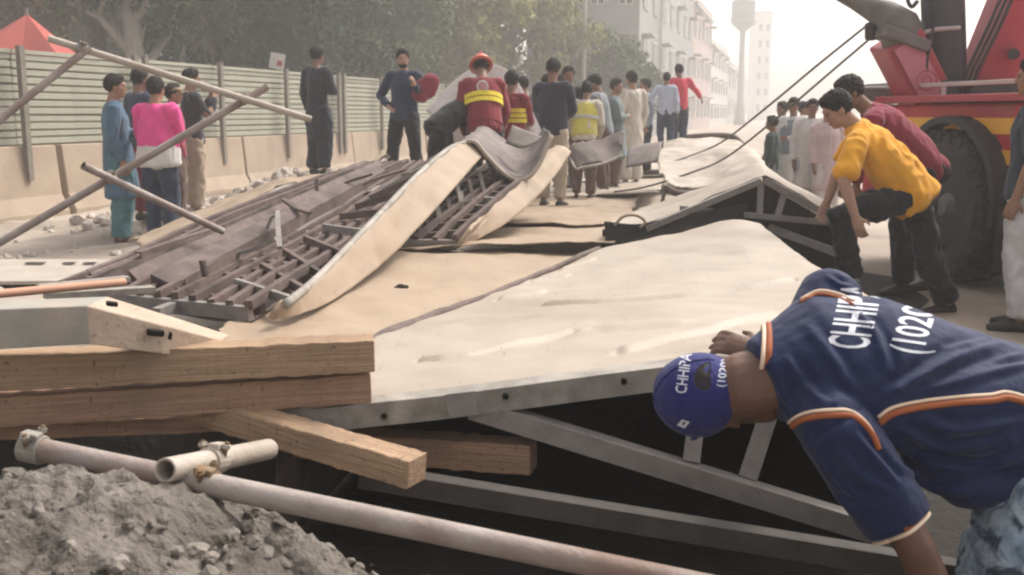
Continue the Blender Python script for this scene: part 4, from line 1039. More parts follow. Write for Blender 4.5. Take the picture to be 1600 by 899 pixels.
# mudguard arch over the wheel
mb = MB(); n = 22; vs = []
for i in range(n + 1):
    a = R(-12 + 204 * i / n); d = ta * math.cos(a) + Vector((0, 0, math.sin(a)))
    c = tp(0, 0, .66)
    vs += [c + d * .72 - tn * .45, c + d * .72 + tn * .06, c + d * .66 + tn * .06, c + d * .66 - tn * .45]
mb.add(vs, [(i * 4 + k, i * 4 + (k + 1) % 4, i * 4 + 4 + (k + 1) % 4, i * 4 + 4 + k) for i in range(n) for k in range(4)])
mb.build("mudguard", M_DARKM, TR, smooth=False)
# superstructure on the deck: red boom, black ram, bleached arm with grey knuckle
base_c = P(1490, 150, 10.0)
MB().box(Vector((base_c.x, base_c.y, 1.62)), (1.5, 1.1, .14), tr_rot).build("turret", M_DARKM, TR, bevel=.03)
bo = MB().beam(P(1535, 165, 9.6), P(1640, -90, 9.3), .48, .5, (0, -1, 0)).build("boom", M_REDB, TR, bevel=.02)
MB().tube([P(1584, 85, 9.3), P(1584, 85, 9.0)], .05, 10).build("pivot_pin", M_DARKM, bo)
MB().tube([P(1478, 160, 9.5), P(1471, -60, 9.4)], .185, 20).build("hydraulic_ram", M_CYL, TR, smooth=True, bevel=.01)
MB().tube([P(1442, 52, 9.28), P(1464, 46, 9.25), P(1500, 44, 9.25)], .02, 8).build("hose_clip", M_RAIL, TR)
am = MB().beam(P(1452, 165, 9.5), P(1398, 60, 9.4), .36, .4, (0, -1, 0)).build("lower_arm", M_REDB, TR, bevel=.02)
MB().beam(P(1462, 158, 9.28), P(1414, 68, 9.18), .22, .02, (0, -1, 0)).build("bleached_plate", M_PINK, am, bevel=.004)
ec = P(1446, 126, 9.2)
MB().tube([ec + Vector((.085 * math.cos(a), -.035, .085 * math.sin(a))) for a in [i * math.pi / 12 for i in range(25)]], .008, 6).build("ring_emblem", M_REDB, am)
MB().tube([ec + Vector((.04 * math.cos(a), -.035, .04 * math.sin(a))) for a in [i * math.pi / 8 for i in range(17)]], .006, 6).build("ring_emblem", M_REDB, am)
kn = MB(); kn.loft([P(1412, 62, 9.35), P(1404, 42, 9.35), P(1382, 22, 9.38), P(1335, 0, 9.45), P(1270, -34, 9.6)], [(.2, .16), (.19, .16), (.13, .13), (.08, .09), (.06, .08)], Vector((.7, 0, .7)), 12)
kn.build("knuckle_arm", M_GREYARM, TR, smooth=True)
MB().box(P(1408, 62, 9.3), (.42, .34, .1), Matrix.Rotation(.35, 3, 'Y')).build("collar", M_GREYARM, TR, bevel=.015)
MB().tube([P(1362, 38, 9.4), P(1362, 60, 9.45)], .06, 10).build("cable_guide", M_DARKM, TR)
MB().box(P(1350, 150, 9.9), (.5, .3, .16)).build("tool_box", M_GREYARM, TR, bevel=.02)
hk = P(1418, -2, 9.2)
MB().tube(spline([hk + Vector((.02, 0, .1)), hk, hk + Vector((.04, 0, -.07)), hk + Vector((.09, 0, -.02))], 12), .018, 8).build("hook", M_DARKM, TR)

# hoses, bolts, a locker door, rungs and a mud flap
for k in range(3):
    MB().tube(spline([P(1500 + 6 * k, 150, 9.2), P(1512 + 8 * k, 110, 9.1), P(1545 + 9 * k, 40, 9.0), P(1585 + 9 * k, -50, 8.95)], 16), .016, 8).build("hose", M_TYRE, bo, smooth=True)
MB().tube(spline([P(1455, 140, 9.3), P(1448, 100, 9.22), P(1458, 40, 9.2), P(1452, -30, 9.2)], 16), .014, 8).build("hose", M_TYRE, TR, smooth=True)
tbox("locker_door", -1.35, -.09, .98, .7, .02, .1, M_REDB, body, .006)
tbox("mud_flap", -.83, -.15, .45, .02, .5, .5, M_TYRE, TR, .004)
for l in (-1.15, -.95, -1.35): tbox("rung", l, -.06, 1.18, .03, .03, .03, M_RAIL, body, .004)
for k in range(9): MB().tube([tp(-1.0 - .28 * k, -.1, 1.44), tp(-1.0 - .28 * k, -.078, 1.44)], .014, 8).build("bolt", M_DARKM, body)

# ================================================================== PEOPLE
def add_hand(mb, wr, d, pn, s, curl=.5, spread=1.0, flip=1):
    """palm, four unequal bent fingers, thumb off the side of the palm"""
    d = d.normalized(); pn = (pn - d * pn.dot(d)).normalized(); sd = d.cross(pn) * flip
    mb.loft([wr - d * .03 * s, wr + d * .02 * s, wr + d * .06 * s, wr + d * .095 * s], [(.027 * s, .021 * s), (.034 * s, .019 * s), (.041 * s, .017 * s), (.039 * s, .014 * s)], sd, 10)
    for k, (o, L) in enumerate(((-.029, .068), (-.0095, .078), (.0105, .073), (.029, .056))):
        p = wr + d * .092 * s + sd * o * s; a = curl * .5; pts = [p - d * .015 * s]
        dd = (d + sd * o * 3 * spread).normalized()
        for seg in (.45, .32, .25):
            v = dd * math.cos(a) + pn * math.sin(a); pts.append(pts[-1] + v * L * s * seg + (d * .015 * s if len(pts) == 1 else Vector((0, 0, 0)))); a += curl * .75
        mb.loft(pts, [(.0098 * s, .0098 * s), (.0095 * s, .0095 * s), (.0088 * s, .0088 * s), (.0075 * s, .0075 * s)], sd, 8)
    t0 = wr + d * .03 * s - sd * .028 * s
    mb.loft([t0, t0 + (d * .6 - sd * .75 + pn * .25).normalized() * .038 * s, t0 + (d * .85 - sd * .6 + pn * .4).normalized() * .07 * s], [(.0125 * s, .0125 * s), (.0112 * s, .0112 * s), (.0085 * s, .0085 * s)], pn, 8)
def head_shapes(mb, c, F, U, s):
    S_ = F.cross(U)
    mb.ell(c + U * .02 * s - F * .008 * s, (.074 * s, .094 * s, .098 * s), S_, F, U)
    mb.ell(c + F * .022 * s - U * .045 * s, (.058 * s, .068 * s, .072 * s), S_, F, U)
    mb.ell(c + F * .055 * s - U * .088 * s, (.03 * s, .03 * s, .024 * s), S_, F, U)
    mb.ell(c + F * .076 * s + U * .03 * s, (.048 * s, .018 * s, .014 * s), S_, F, U)
    mb.loft([c + F * .084 * s + U * .018 * s, c + F * .1 * s - U * .012 * s, c + F * .102 * s - U * .026 * s], [(.009 * s, .009 * s), (.013 * s, .012 * s), (.016 * s, .011 * s)], S_, 8)
    for k in (-1, 1):
        mb.ell(c + S_ * .076 * s * k - F * .006 * s - U * .005 * s, (.012 * s, .02 * s, .032 * s), S_, F, U, 8, 6)
        mb.ell(c + S_ * .04 * s * k + F * .062 * s - U * .02 * s, (.022 * s, .02 * s, .022 * s), S_, F, U, 8, 6)
ARMS = {'down': ((.232, -.03, 1.13), (.235, .05, .885)), 'hip': ((.37, -.1, 1.16), (.19, .07, 1.03)), 'fold': ((.235, .07, 1.15), (-.05, .19, 1.17)),
        'front': ((.215, .1, 1.16), (.12, .32, 1.1)), 'phone': ((.225, .15, 1.19), (.09, .25, 1.42)), 'behind': ((.25, -.12, 1.14), (.06, -.17, 1.0)),
        'carry': ((.23, .05, 1.16), (.24, .24, 1.3)), 'out': ((.4, .05, 1.25), (.58, .18, 1.12)), 'low': ((.23, .06, 1.13), (.17, .27, .95))}
def custom(D, s=1.0, F=None, U=None, toe=None):
    J = {k: PT(v) for k, v in D.items()}; J['s'] = s
    J['F'] = Vector(F).normalized(); U = Vector(U); J['U'] = (U - J['F'] * U.dot(J['F'])).normalized()
    J['toeL'] = J['toeR'] = Vector(toe).normalized()
    return J
def standing(x, y, z, yaw, h, aL='down', aR='down', lean=0.0, spread=.0, step=.0, headyaw=0.0, nod=0.0):
    s = h / 1.75; rz = Matrix.Rotation(yaw, 3, 'Z'); o = Vector((x, y, z))
    ln = Matrix.Rotation(-lean, 3, 'X'); pv = Vector((0, 0, .95))
    W = lambda v, up=False: o + rz @ ((pv + ln @ (Vector(v) - pv) if up else Vector(v)) * s)
    J = {'s': s}
    for n, sx in (('L', -1), ('R', 1)):
        st = step * (1 if n == 'L' else -1)
        J['hip' + n] = W((.092 * sx, 0, .93)); J['kn' + n] = W(((.1 + spread * .5) * sx, .03 + st * .55, .5)); J['an' + n] = W(((.105 + spread) * sx, -.02 + st, .085))
        J['sh' + n] = W((.178 * sx, -.012, 1.425), True)
        e, w = ARMS[aL if n == 'L' else aR]
        J['el' + n] = W((e[0] * sx, e[1], e[2]), True); J['wr' + n] = W((w[0] * sx, w[1], w[2]), True)
        J['toe' + n] = rz @ Vector((.12 * sx, 1, 0)).normalized()
    J['pelvis'] = W((0, 0, .97)); J['waist'] = W((0, -.005, 1.1), True); J['chest'] = W((0, .0, 1.31), True); J['neck'] = W((0, -.018, 1.485), True)
    J['head'] = W((0, .022, 1.632), True)
    F = rz @ (ln @ Vector((0, 1, 0))); F = Matrix.Rotation(headyaw, 3, 'Z') @ F
    U = rz @ (ln @ Vector((0, 0, 1))); F = (F - U * math.sin(nod)).normalized(); U = (U - F * U.dot(F)).normalized()
    J['F'], J['U'] = F, U
    return J
def person(label, J, shirt, trousers, skin=0, long_shirt=False, sleeves='long', loose=1.0, hair=True, beard=False, shoe=None, voxel=.0145,
           group="onlookers and rescuers", cap=None, helmet=None, vest=None, shirt2=None, tuck=False, hand_curl=.6, wr=.02):
    s = J['s']; base = Vector((J['pelvis'].x, J['pelvis'].y, min(J['anL'].z, J['anR'].z) - .085 * s))
    root = empty("person", base, label, "person", group)
    side = (J['shR'] - J['shL']).normalized(); fwd = J['F']
    chest_f = side.cross(J['chest'] - J['pelvis']).normalized() * -1
    if chest_f.dot(J['toeL']) < 0: chest_f = -chest_f
    spine = [J['pelvis'], J['waist'], J['chest'], (J['shL'] + J['shR']) / 2 + (J['neck'] - J['chest']) * .02, J['neck']]
    b = MB()
    b.loft(spine, [(.15 * s, .1 * s), (.135 * s, .095 * s), (.155 * s, .1 * s), (.14 * s, .075 * s), (.058 * s, .058 * s)], side)
    b.loft([J['neck'] - (J['head'] - J['neck']) * .2, J['neck'].lerp(J['head'], .7)], [(.058 * s, .06 * s), (.053 * s, .056 * s)], side, 12)
    head_shapes(b, J['head'], J['F'], J['U'], s)
    for n in 'LR':
        b.loft([J['sh' + n], J['sh' + n].lerp(J['el' + n], .45), J['el' + n]], [(.056 * s, .056 * s), (.05 * s, .05 * s), (.041 * s, .041 * s)], chest_f, 10)
        e, w = J['el' + n], J['wr' + n]
        b.loft([e, e.lerp(w, .3), w], [(.041 * s, .041 * s), (.043 * s, .04 * s), (.029 * s, .025 * s)], chest_f, 10)
        inward = ((J['shL'] + J['shR']) / 2 - J['sh' + n]) + chest_f * -.02
        add_hand(b, w, (w - e), inward, s, hand_curl, flip=1 if n == 'R' else -1)
        b.loft([J['hip' + n], J['hip' + n].lerp(J['kn' + n], .5), J['kn' + n]], [(.078 * s, .08 * s), (.07 * s, .072 * s), (.053 * s, .055 * s)], side, 10)
        k, a = J['kn' + n], J['an' + n]
        b.loft([k, k.lerp(a, .3), a], [(.052 * s, .053 * s), (.05 * s, .055 * s), (.034 * s, .036 * s)], side, 10)
        t = J['toe' + n]
        b.loft([a - t * .03 * s - Vector((0, 0, .04 * s)), a + t * .08 * s - Vector((0, 0, .05 * s)), a + t * .16 * s - Vector((0, 0, .062 * s))], [(.034 * s, .034 * s), (.04 * s, .028 * s), (.04 * s, .018 * s)], t.cross(Vector((0, 0, 1))), 10)
    remesh(b, "body", SKINS[skin], voxel * .85, 2, parent=root)
    # eyes and mouth
    S_ = J['F'].cross(J['U'])
    for k in (-1, 1):
        MB().ell(J['head'] + S_ * .032 * s * k + J['F'] * .0835 * s + U_(J) * .008 * s, (.014 * s, .007 * s, .007 * s), S_, J['F'], J['U'], 8, 6).build("eye", M_EYE, root, smooth=True)
    MB().ell(J['head'] + J['F'] * .088 * s - J['U'] * .062 * s, (.024 * s, .007 * s, .006 * s), S_, J['F'], J['U'], 8, 6).build("mouth", M_LIP, root, smooth=True)
    if hair:
        h = MB(); h.ell(J['head'] + J['U'] * .036 * s - J['F'] * .014 * s, (.087 * s, .108 * s, .104 * s), S_, J['F'], J['U'], 22, 18, clip=(0, -.75, .66, -.05 * s))
        h.ell(J['head'] + J['U'] * .088 * s + J['F'] * .03 * s, (.064 * s, .056 * s, .046 * s), S_, J['F'], J['U'], 14, 9)
        remesh(h, "hair", M_HAIR, .008, 1, .012, (60, 60, 60), root)
    if beard:
        h = MB(); h.ell(J['head'] + J['F'] * .034 * s - J['U'] * .072 * s, (.062 * s, .066 * s, .05 * s), S_, J['F'], J['U'], 14, 9, clip=(0, .0, -1, .0))
        remesh(h, "beard", M_HAIR, .009, 2, .008, (40, 40, 40), root)
    # shirt
    sh = MB(); lo = loose
    pel = J['pelvis']; dn = (J['pelvis'] - J['waist']).normalized()
    if long_shirt:
        kn = (J['knL'] + J['knR']) / 2
        sh.loft([kn + Vector((0, 0, .02)), kn.lerp(pel, .5), pel, J['waist'], J['chest'], spine[3], J['neck'] - (J['neck'] - J['chest']) * .05],
                [(.235 * s * lo, .175 * s * lo), (.205 * s * lo, .155 * s * lo), (.185 * s * lo, .14 * s * lo), (.165 * s * lo, .128 * s * lo), (.185 * s, .128 * s), (.165 * s, .095 * s), (.072 * s, .068 * s)], side, 18, cap=.15)
    else:
        hem = pel + dn * (.02 if tuck else .1) * s
        sh.loft([hem, pel, J['waist'], J['chest'], spine[3], J['neck'] - (J['neck'] - J['chest']) * .05],
                [(.18 * s * lo, .138 * s * lo), (.176 * s * lo, .135 * s * lo), (.165 * s * lo, .126 * s * lo), (.183 * s, .126 * s), (.163 * s, .095 * s), (.072 * s, .068 * s)], side, 18, cap=.15)
    for n in 'LR':
        shd, e, w = J['sh' + n], J['el' + n], J['wr' + n]
        sh.loft([J['neck'].lerp(shd, .25) - (J['neck'] - J['chest']).normalized() * .05 * s, shd], [(.07 * s, .06 * s), (.07 * s, .068 * s)], chest_f, 12)
        if sleeves == 'long':
            sh.loft([shd, shd.lerp(e, .5), e, e.lerp(w, .5), e.lerp(w, .92)], [(.074 * s, .072 * s), (.066 * s, .064 * s), (.058 * s, .056 * s), (.052 * s, .05 * s), (.043 * s, .04 * s)], chest_f, 12, cap=.2)
        elif sleeves == 'short':
            sh.loft([shd, shd.lerp(e, .5), shd.lerp(e, .85)], [(.074 * s, .072 * s), (.07 * s, .068 * s), (.068 * s, .066 * s)], chest_f, 12, cap=.15)
    so = remesh(sh, "shirt", [shirt] + ([shirt2] if shirt2 else []), voxel, 3, wr * .8, (7, 7, 2.5), root, wr2=wr * .55)
    if shirt2:
        zc = base.z + 1.06 * s
        off = world_of(root)
        for p in so.data.polygons:
            if (p.center + off).z < zc + .025 * noise.noise((p.center + off) * 7): p.material_index = 1
    # trousers
    tr = MB()
    tr.loft([pel + dn * .1 * s, pel - dn * .04 * s], [(.165 * s, .125 * s), (.155 * s, .12 * s)], side, 16)
    for n in 'LR':
        hp, k, a = J['hip' + n], J['kn' + n], J['an' + n]
        w = 1.0 if not long_shirt else 1.32
        end = k.lerp(a, .93)
        tr.loft([hp, hp.lerp(k, .5), k, k.lerp(a, .5), end], [(.1 * s, .105 * s), (.093 * s * w, .098 * s * w), (.078 * s * w, .082 * s * w), (.074 * s * w, .077 * s * w), (.066 * s * w, .07 * s * w)], side, 14, cap=.15)
    remesh(tr, "trousers", trousers, voxel, 3, wr * .8, (8, 8, 5), root, wr2=wr * .6)
    for n in 'LR':
        a, t = J['an' + n], J['toe' + n]; q = MB()
        z0 = Vector((0, 0, 1))
        q.loft([a - t * .045 * s - z0 * .045 * s, a + t * .05 * s - z0 * .045 * s, a + t * .13 * s - z0 * .058 * s, a + t * .185 * s - z0 * .066 * s], [(.04 * s, .042 * s), (.047 * s, .042 * s), (.05 * s, .03 * s), (.038 * s, .02 * s)], t.cross(z0), 12)
        q.build("shoe", shoe or M_SHOE, root, smooth=True)
    if cap:
        h = MB(); h.ell(J['head'] + J['U'] * .03 * s - J['F'] * .004 * s, (.088 * s, .106 * s, .1 * s), S_, J['F'], J['U'], 18, 14, clip=(0, -.2, .98, .012 * s))
        h.loft([J['head'] + J['U'] * .048 * s + J['F'] * .07 * s, J['head'] + J['U'] * .04 * s + J['F'] * .16 * s], [(.075 * s, .008 * s), (.055 * s, .006 * s)], S_, 12)
        h.build("cap", cap, root, smooth=True)
    if helmet:
        h = MB(); h.ell(J['head'] + J['U'] * .045 * s - J['F'] * .004 * s, (.108 * s, .128 * s, .112 * s), S_, J['F'], J['U'], 22, 16, clip=(0, -.1, .99, -.01 * s))
        hm = h.build("helmet", helmet, root, smooth=True)
        MB().tube([J['head'] + J['U'] * .04 * s + S_ * (.118 * s * math.cos(a)) + J['F'] * (.14 * s * math.sin(a)) for a in [i * math.pi / 16 for i in range(33)]], .011, 6).build("brim", helmet, hm, smooth=True)
        MB().beam(J['head'] + J['U'] * .15 * s - J['F'] * .1 * s, J['head'] + J['U'] * .15 * s + J['F'] * .1 * s, .02, .02, J['U']).build("ridge", helmet, hm, bevel=.006)
    if vest:
        v = MB()
        v.loft([pel + dn * .03 * s, J['waist'], J['chest'], spine[3]], [(.195 * s, .153 * s), (.185 * s, .147 * s), (.203 * s, .146 * s), (.165 * s, .112 * s)], side, 18, cap=.1)
        vo = remesh(v, "vest", vest[0], .012, 2, .006, (8, 8, 3), root)
        ax = (J['chest'] - J['waist']).normalized()
        for f_ in vest[2]:
            c = J['waist'].lerp(J['chest'], f_)
            ring = [c + side * (.203 * s * math.cos(a)) + chest_f * (.152 * s * math.sin(a)) for a in [i * math.pi / 14 for i in range(29)]]
            mb = MB()
            for a, bb in zip(ring[:-1], ring[1:]): mb.beam(a, bb, .012, .05 * s, ax)
            mb.build("reflective_band", vest[1], vo)
    return root
def U_(J): return J['U']
def stand(px, top, Y, h=1.74, z=None, face=0.0, **kw):
    """a standing figure whose crown reaches pixel row `top`; face: yaw, 0 = away from the camera"""
    q = P(px, top, Y)
    if z is None: z = q.z - h
    else: h = q.z - z
    return standing(q.x, q.y, z, face, h, **kw)
away, toward, toR, toL = 0.0, math.pi, -math.pi / 2, math.pi / 2
C_ = {}
def K(n, c): 
    if n not in C_: C_[n] = cloth(n, c)
    return C_[n]
navy, black, white = K("navy_cloth", (.03, .042, .075)), K("black_cloth", (.02, .02, .024)), K("white_cloth", (.6, .57, .54))
blue, teal = K("slate_blue_cloth", (.075, .135, .2)), K("teal_cloth", (.075, .17, .19))
pink, beige, maroon = K("pink_cloth", (.72, .075, .27)), K("beige_cloth", (.44, .35, .26)), K("maroon_cloth", (.23, .03, .05))
yellow, charcoal, lblue = K("golden_yellow_cloth", (.78, .36, .03)), K("charcoal_cloth", (.045, .045, .052)), K("light_blue_cloth", (.42, .46, .56))
red, brown, grey, cream = K("red_cloth", (.55, .05, .08)), K("brown_cloth", (.12, .075, .06)), K("grey_cloth", (.22, .24, .26)), K("cream_cloth", (.55, .5, .42))
purple = K("dark_purple_cloth", (.06, .045, .085))
gz = lambda px, Y: berm((px - 800) / 1600 * Y, Y)
# left watchers
person("man in slate blue tunic and teal trousers standing left of the pink shirt", stand(176, 118, 10.9, z=0, face=R(-70), aL='fold', aR='down', headyaw=R(-5)), blue, teal, 0, long_shirt=True, shoe=M_SANDAL)
person("man in navy mostly hidden behind the pink shirted man", stand(216, 109, 11.7, z=gz(216, 11.7) + .06, face=R(-40)), navy, maroon, 1)
person("man with bright pink and white shirt and dark navy trousers, back turned", stand(241, 122, 10.7, z=0.0, face=R(-12), aL='fold', aR='fold'), pink, navy, 0, shirt2=white, loose=1.3, wr=.024)
person("man in maroon behind the pink shirted man's right shoulder", stand(268, 133, 11.6, z=gz(268, 11.6) + .03, face=R(-80)), maroon, brown, 0, cap=K("tan_cap", (.4, .3, .2)))
person("man in black top and beige trousers holding something up to his face", stand(296, 109, 12.3, z=gz(296, 12.3) + .04, face=R(-60), aL='phone', aR='phone'), charcoal, beige, 0)
person("man in black tunic standing on the earth bank in front of the hoarding", stand(494, 74, 13.7, z=gz(494, 13.7) + .02, face=R(-35), aL='down', aR='fold'), K("black_tunic_cloth", (.028, .03, .042)), K("black_tunic_cloth", (.028, .03, .042)), 1, long_shirt=True, loose=.88)
Jm = stand(630, 78, 12.6, z=gz(630, 12.6) + .02, face=R(165), aR='hip', aL='carry', spread=.1, headyaw=R(25))
person("bearded man in navy jacket with one hand on his hip", Jm, navy, black, 2, beard=True)
bg_ = MB(); cbag = P(663, 140, 12.5); bg_.ell(cbag, (.15, .09, .13)); bg_.ell(cbag + Vector((.07, 0, .06)), (.12, .09, .12)); bg_.ell(cbag + Vector((-.05, 0, -.08)), (.11, .09, .09))
bo_ = remesh(bg_, "bag", maroon, .014, 3, .02, (9, 9, 9)); tag(bo_, "maroon bag held by the bearded man in navy jacket", "bag")
# rescuers
ver = K("rescue_maroon_cloth", (.21, .026, .036)); hiv = K("hi_vis_yellow_band", (.78, .62, .06)); hel = mat("orange_red_helmet", (.62, .13, .09), .4, spec=.5)
Jr = stand(757, 74, 10.9, z=.31, face=R(8), aL='low', aR='low', lean=R(26), nod=R(15), step=.12)
rr_ = person("rescuer in orange red helmet and maroon vest with yellow bands", Jr, ver, K("dark_trouser_cloth", (.045, .042, .048)), 1, helmet=hel, vest=(ver, hiv, (.42, .72)))
ec = Jr['chest'].lerp(Jr['neck'], .12) + Vector((0, -.155, .06))
MB().tube([ec + Vector((.055 * math.cos(a), 0, .055 * math.sin(a))) for a in [i * math.pi / 10 for i in range(21)]], .009, 6).build("round_emblem", white, rr_)
MB().ell(ec + Vector((0, .012, 0)), (.045, .012, .045), nu=14).build("round_emblem", K("pink_emblem", (.6, .3, .3)), rr_, smooth=True)
person("rescuer with yellow banded vest standing just right of the helmeted rescuer", stand(799, 112, 11.7, z=.3, face=R(-25), aL='front', aR='front'), ver, black, 1, vest=(ver, hiv, (.2, .5, .8)))
Jb = custom(dict(pelvis=(690, 196, 10.9), waist=(704, 184, 10.95), chest=(726, 170, 11.1), neck=(742, 160, 11.3), head=(752, 158, 11.45), shL=(722, 168, 11.25), shR=(730, 176, 10.98),
    elL=(736, 205, 11.3), wrL=(750, 225, 11.3), elR=(738, 210, 11.0), wrR=(750, 232, 11.05), hipL=(690, 200, 11.0), hipR=(690, 202, 10.8), knL=(700, 250, 11.05), anL=(690, 308, 11.05), knR=(678, 252, 10.8), anR=(668, 312, 10.8)),
    1.0, (.8, .35, -.45), (.5, .2, .84), (1, .3, 0))
person("man in black stooping at the helmeted rescuer's left side", Jb, black, black, 1)
# white sheet held up behind the rescuers
sheet("white_sheet", [[(664, 172, 11.9), (720, 118, 11.95), (762, 100, 12.0), (805, 122, 11.95), (856, 222, 11.9)], [(690, 200, 11.8), (730, 165, 11.9), (765, 150, 12.0), (800, 170, 11.9), (846, 232, 11.8)],
      [(700, 250, 11.9), (735, 250, 12.0), (768, 250, 12.0), (805, 250, 12.0), (840, 260, 11.9)]], 40, 20, K("white_sheet_cloth", (.72, .66, .63)), .01, None, wob=.03, label="white sheet spread out behind the helmeted rescuer", cat="sheet")
person("man in dark purple top between the rescuers and the man in beige trousers", stand(834, 112, 13.4, z=.29, face=R(-60), aL='front', aR='front', lean=R(18), nod=R(20)), purple, black, 1)
person("man in dark top and beige trousers standing on the pale sheets", stand(864, 93, 12.1, z=.31, face=R(-20), aL='front', aR='front', nod=R(25)), K("dark_navy_top", (.035, .035, .055)), K("beige_trouser_cloth", (.5, .42, .33)), 1)
person("man in black standing behind the yellow vest", stand(889, 105, 14.2, z=.28, face=R(160), aL='fold', aR='hip', headyaw=R(30)), black, brown, 1)
person("stooping man in pale yellow safety vest", stand(914, 126, 13.3, z=.29, face=R(-15), aL='low', aR='low', lean=R(14)), cream, brown, 1, vest=(K("pale_yellow_vest", (.62, .55, .12)), K("silver_band", (.5, .5, .45)), (.5,)), hair=True)
person("man in grey blue shirt right of the yellow vest", stand(944, 116, 14.6, z=.27, face=R(70), aL='front', aR='front', lean=R(10), nod=R(15)), grey, brown, 1)
person("man in teal grey tunic behind the grey flap", stand(962, 124, 15.6, z=.25, face=R(-100), aR='fold', headyaw=R(-20)), K("teal_grey_cloth", (.16, .2, .21)), brown, 0, long_shirt=True)
person("man in pale beige tunic at the right end of the far group", stand(988, 112, 16.6, z=.24, face=R(30)), cream, cream, 0, long_shirt=True)
person("man in brown top seen between the second rescuer and the dark purple top", stand(818, 121, 14.6, z=.28, face=R(15), nod=R(20)), brown, charcoal, 1)
person("man in off white shirt behind the man in beige trousers", stand(880, 116, 15.4, z=.27, face=R(-45), aL='hip'), K("off_white_cloth", (.5, .46, .4)), grey, 0)
person("man in dark blue leaning forward behind the grey blue shirt", stand(929, 124, 16.6, z=.26, face=R(40), lean=R(12), aL='front', aR='front'), K("dusk_blue_cloth", (.1, .13, .2)), charcoal, 1)
person("man in washed out blue at the right of the pale beige tunic", stand(1010, 124, 19.5, z=.24, face=R(100), aR='fold'), K("washed_blue_cloth", (.3, .35, .42)), navy, 0)
# two men beyond the roped panel
MB().box(P(1055, 245, 19.3) * 1, (3.0, 2.4, .12)).build("stacked_panel", M_CREAM2, label="pale panel lying under the two men beyond the roped panel", cat="metal panel", bevel=.01)
zt = P(1055, 245, 19.3).z + .06
person("man in light blue shirt and navy trousers beyond the roped panel", stand(1042, 114, 19.0, z=zt, face=R(-15), aL='hip', aR='down'), lblue, navy, 1, voxel=.015)
person("man in red shirt reaching out beside the light blue shirt", stand(1064, 101, 19.5, z=zt, face=R(20), aL='down', aR='out', lean=R(5)), red, navy, 1, voxel=.015)
# far right watchers
person("child in dark green at the left of the white clothed watchers", stand(1208, 182, 13.6, z=0, face=R(60)), K("dark_green_cloth", (.05, .07, .065)), grey, 1)
person("watcher in white with dark waistcoat left of the yellow shirted man", stand(1241, 154, 14.0, z=0, face=R(150), aL='fold'), white, white, 1, long_shirt=True, vest=(grey, grey, ()))
person("watcher in plain white tunic just left of the yellow shirted man's head", stand(1270, 156, 13.3, z=0, face=R(170)), white, K("pale_grey_cloth", (.42, .42, .42)), 1, long_shirt=True)
person("watcher in pale pink tunic behind the yellow shirted man's arm", stand(1296, 164, 13.0, z=0, face=R(190)), K("pale_pink_cloth", (.55, .43, .42)), white, 1, long_shirt=True)
person("watcher in grey seen between the dark green child and the dark waistcoat", stand(1224, 160, 15.4, z=0, face=R(120)), grey, charcoal, 1)
person("watcher in cream seen between the dark waistcoat and the plain white tunic", stand(1256, 160, 15.6, z=0, face=R(200), headyaw=R(30)), cream, beige, 0, long_shirt=True)
# stooping men by the truck
Jy = custom(dict(pelvis=(1420, 296, 7.0), waist=(1398, 266, 7.0), chest=(1362, 230, 7.0), neck=(1334, 196, 7.0), head=(1308, 172, 6.98), shL=(1338, 224, 6.83), shR=(1348, 206, 7.17),
    elL=(1318, 283, 6.72), wrL=(1336, 338, 6.66), elR=(1312, 262, 7.2), wrR=(1292, 316, 7.2), hipL=(1414, 308, 6.9), hipR=(1424, 304, 7.1), knL=(1312, 340, 6.85), anL=(1330, 436, 6.95), knR=(1452, 396, 7.14), anR=(1480, 474, 7.2)),
    1.0, (-.85, 0, -.52), (-.5, 0, .86), (-1, -.1, 0))
person("man in golden yellow shirt and black trousers stooping with one knee raised", Jy, yellow, black, 2, sleeves='short', loose=1.18, voxel=.01, wr=.028)
Jq = custom(dict(pelvis=(1446, 256, 7.75), waist=(1422, 228, 7.75), chest=(1388, 196, 7.75), neck=(1352, 168, 7.75), head=(1328, 146, 7.73), shL=(1366, 186, 7.58), shR=(1370, 176, 7.92),
    elL=(1344, 240, 7.5), wrL=(1338, 290, 7.45), elR=(1336, 226, 7.95), wrR=(1322, 280, 7.95), hipL=(1444, 268, 7.65), hipR=(1450, 264, 7.85), knL=(1408, 350, 7.6), anL=(1412, 444, 7.75), knR=(1440, 352, 7.9), anR=(1452, 438, 7.95)),
    1.0, (-.85, 0, -.5), (-.5, 0, .86), (-1, -.1, 0))
person("man in maroon shirt stooping behind the yellow shirted man", Jq, maroon, black, 1, sleeves='long', voxel=.011)
person("man in navy shirt and white trousers cut off by the right edge", stand(1624, 92, 6.6, z=0, face=R(60), aL='down', aR='down'), K("dark_navy_polo", (.035, .045, .065)), K("white_trouser_cloth", (.6, .58, .58)), 0, sleeves='short', voxel=.011)

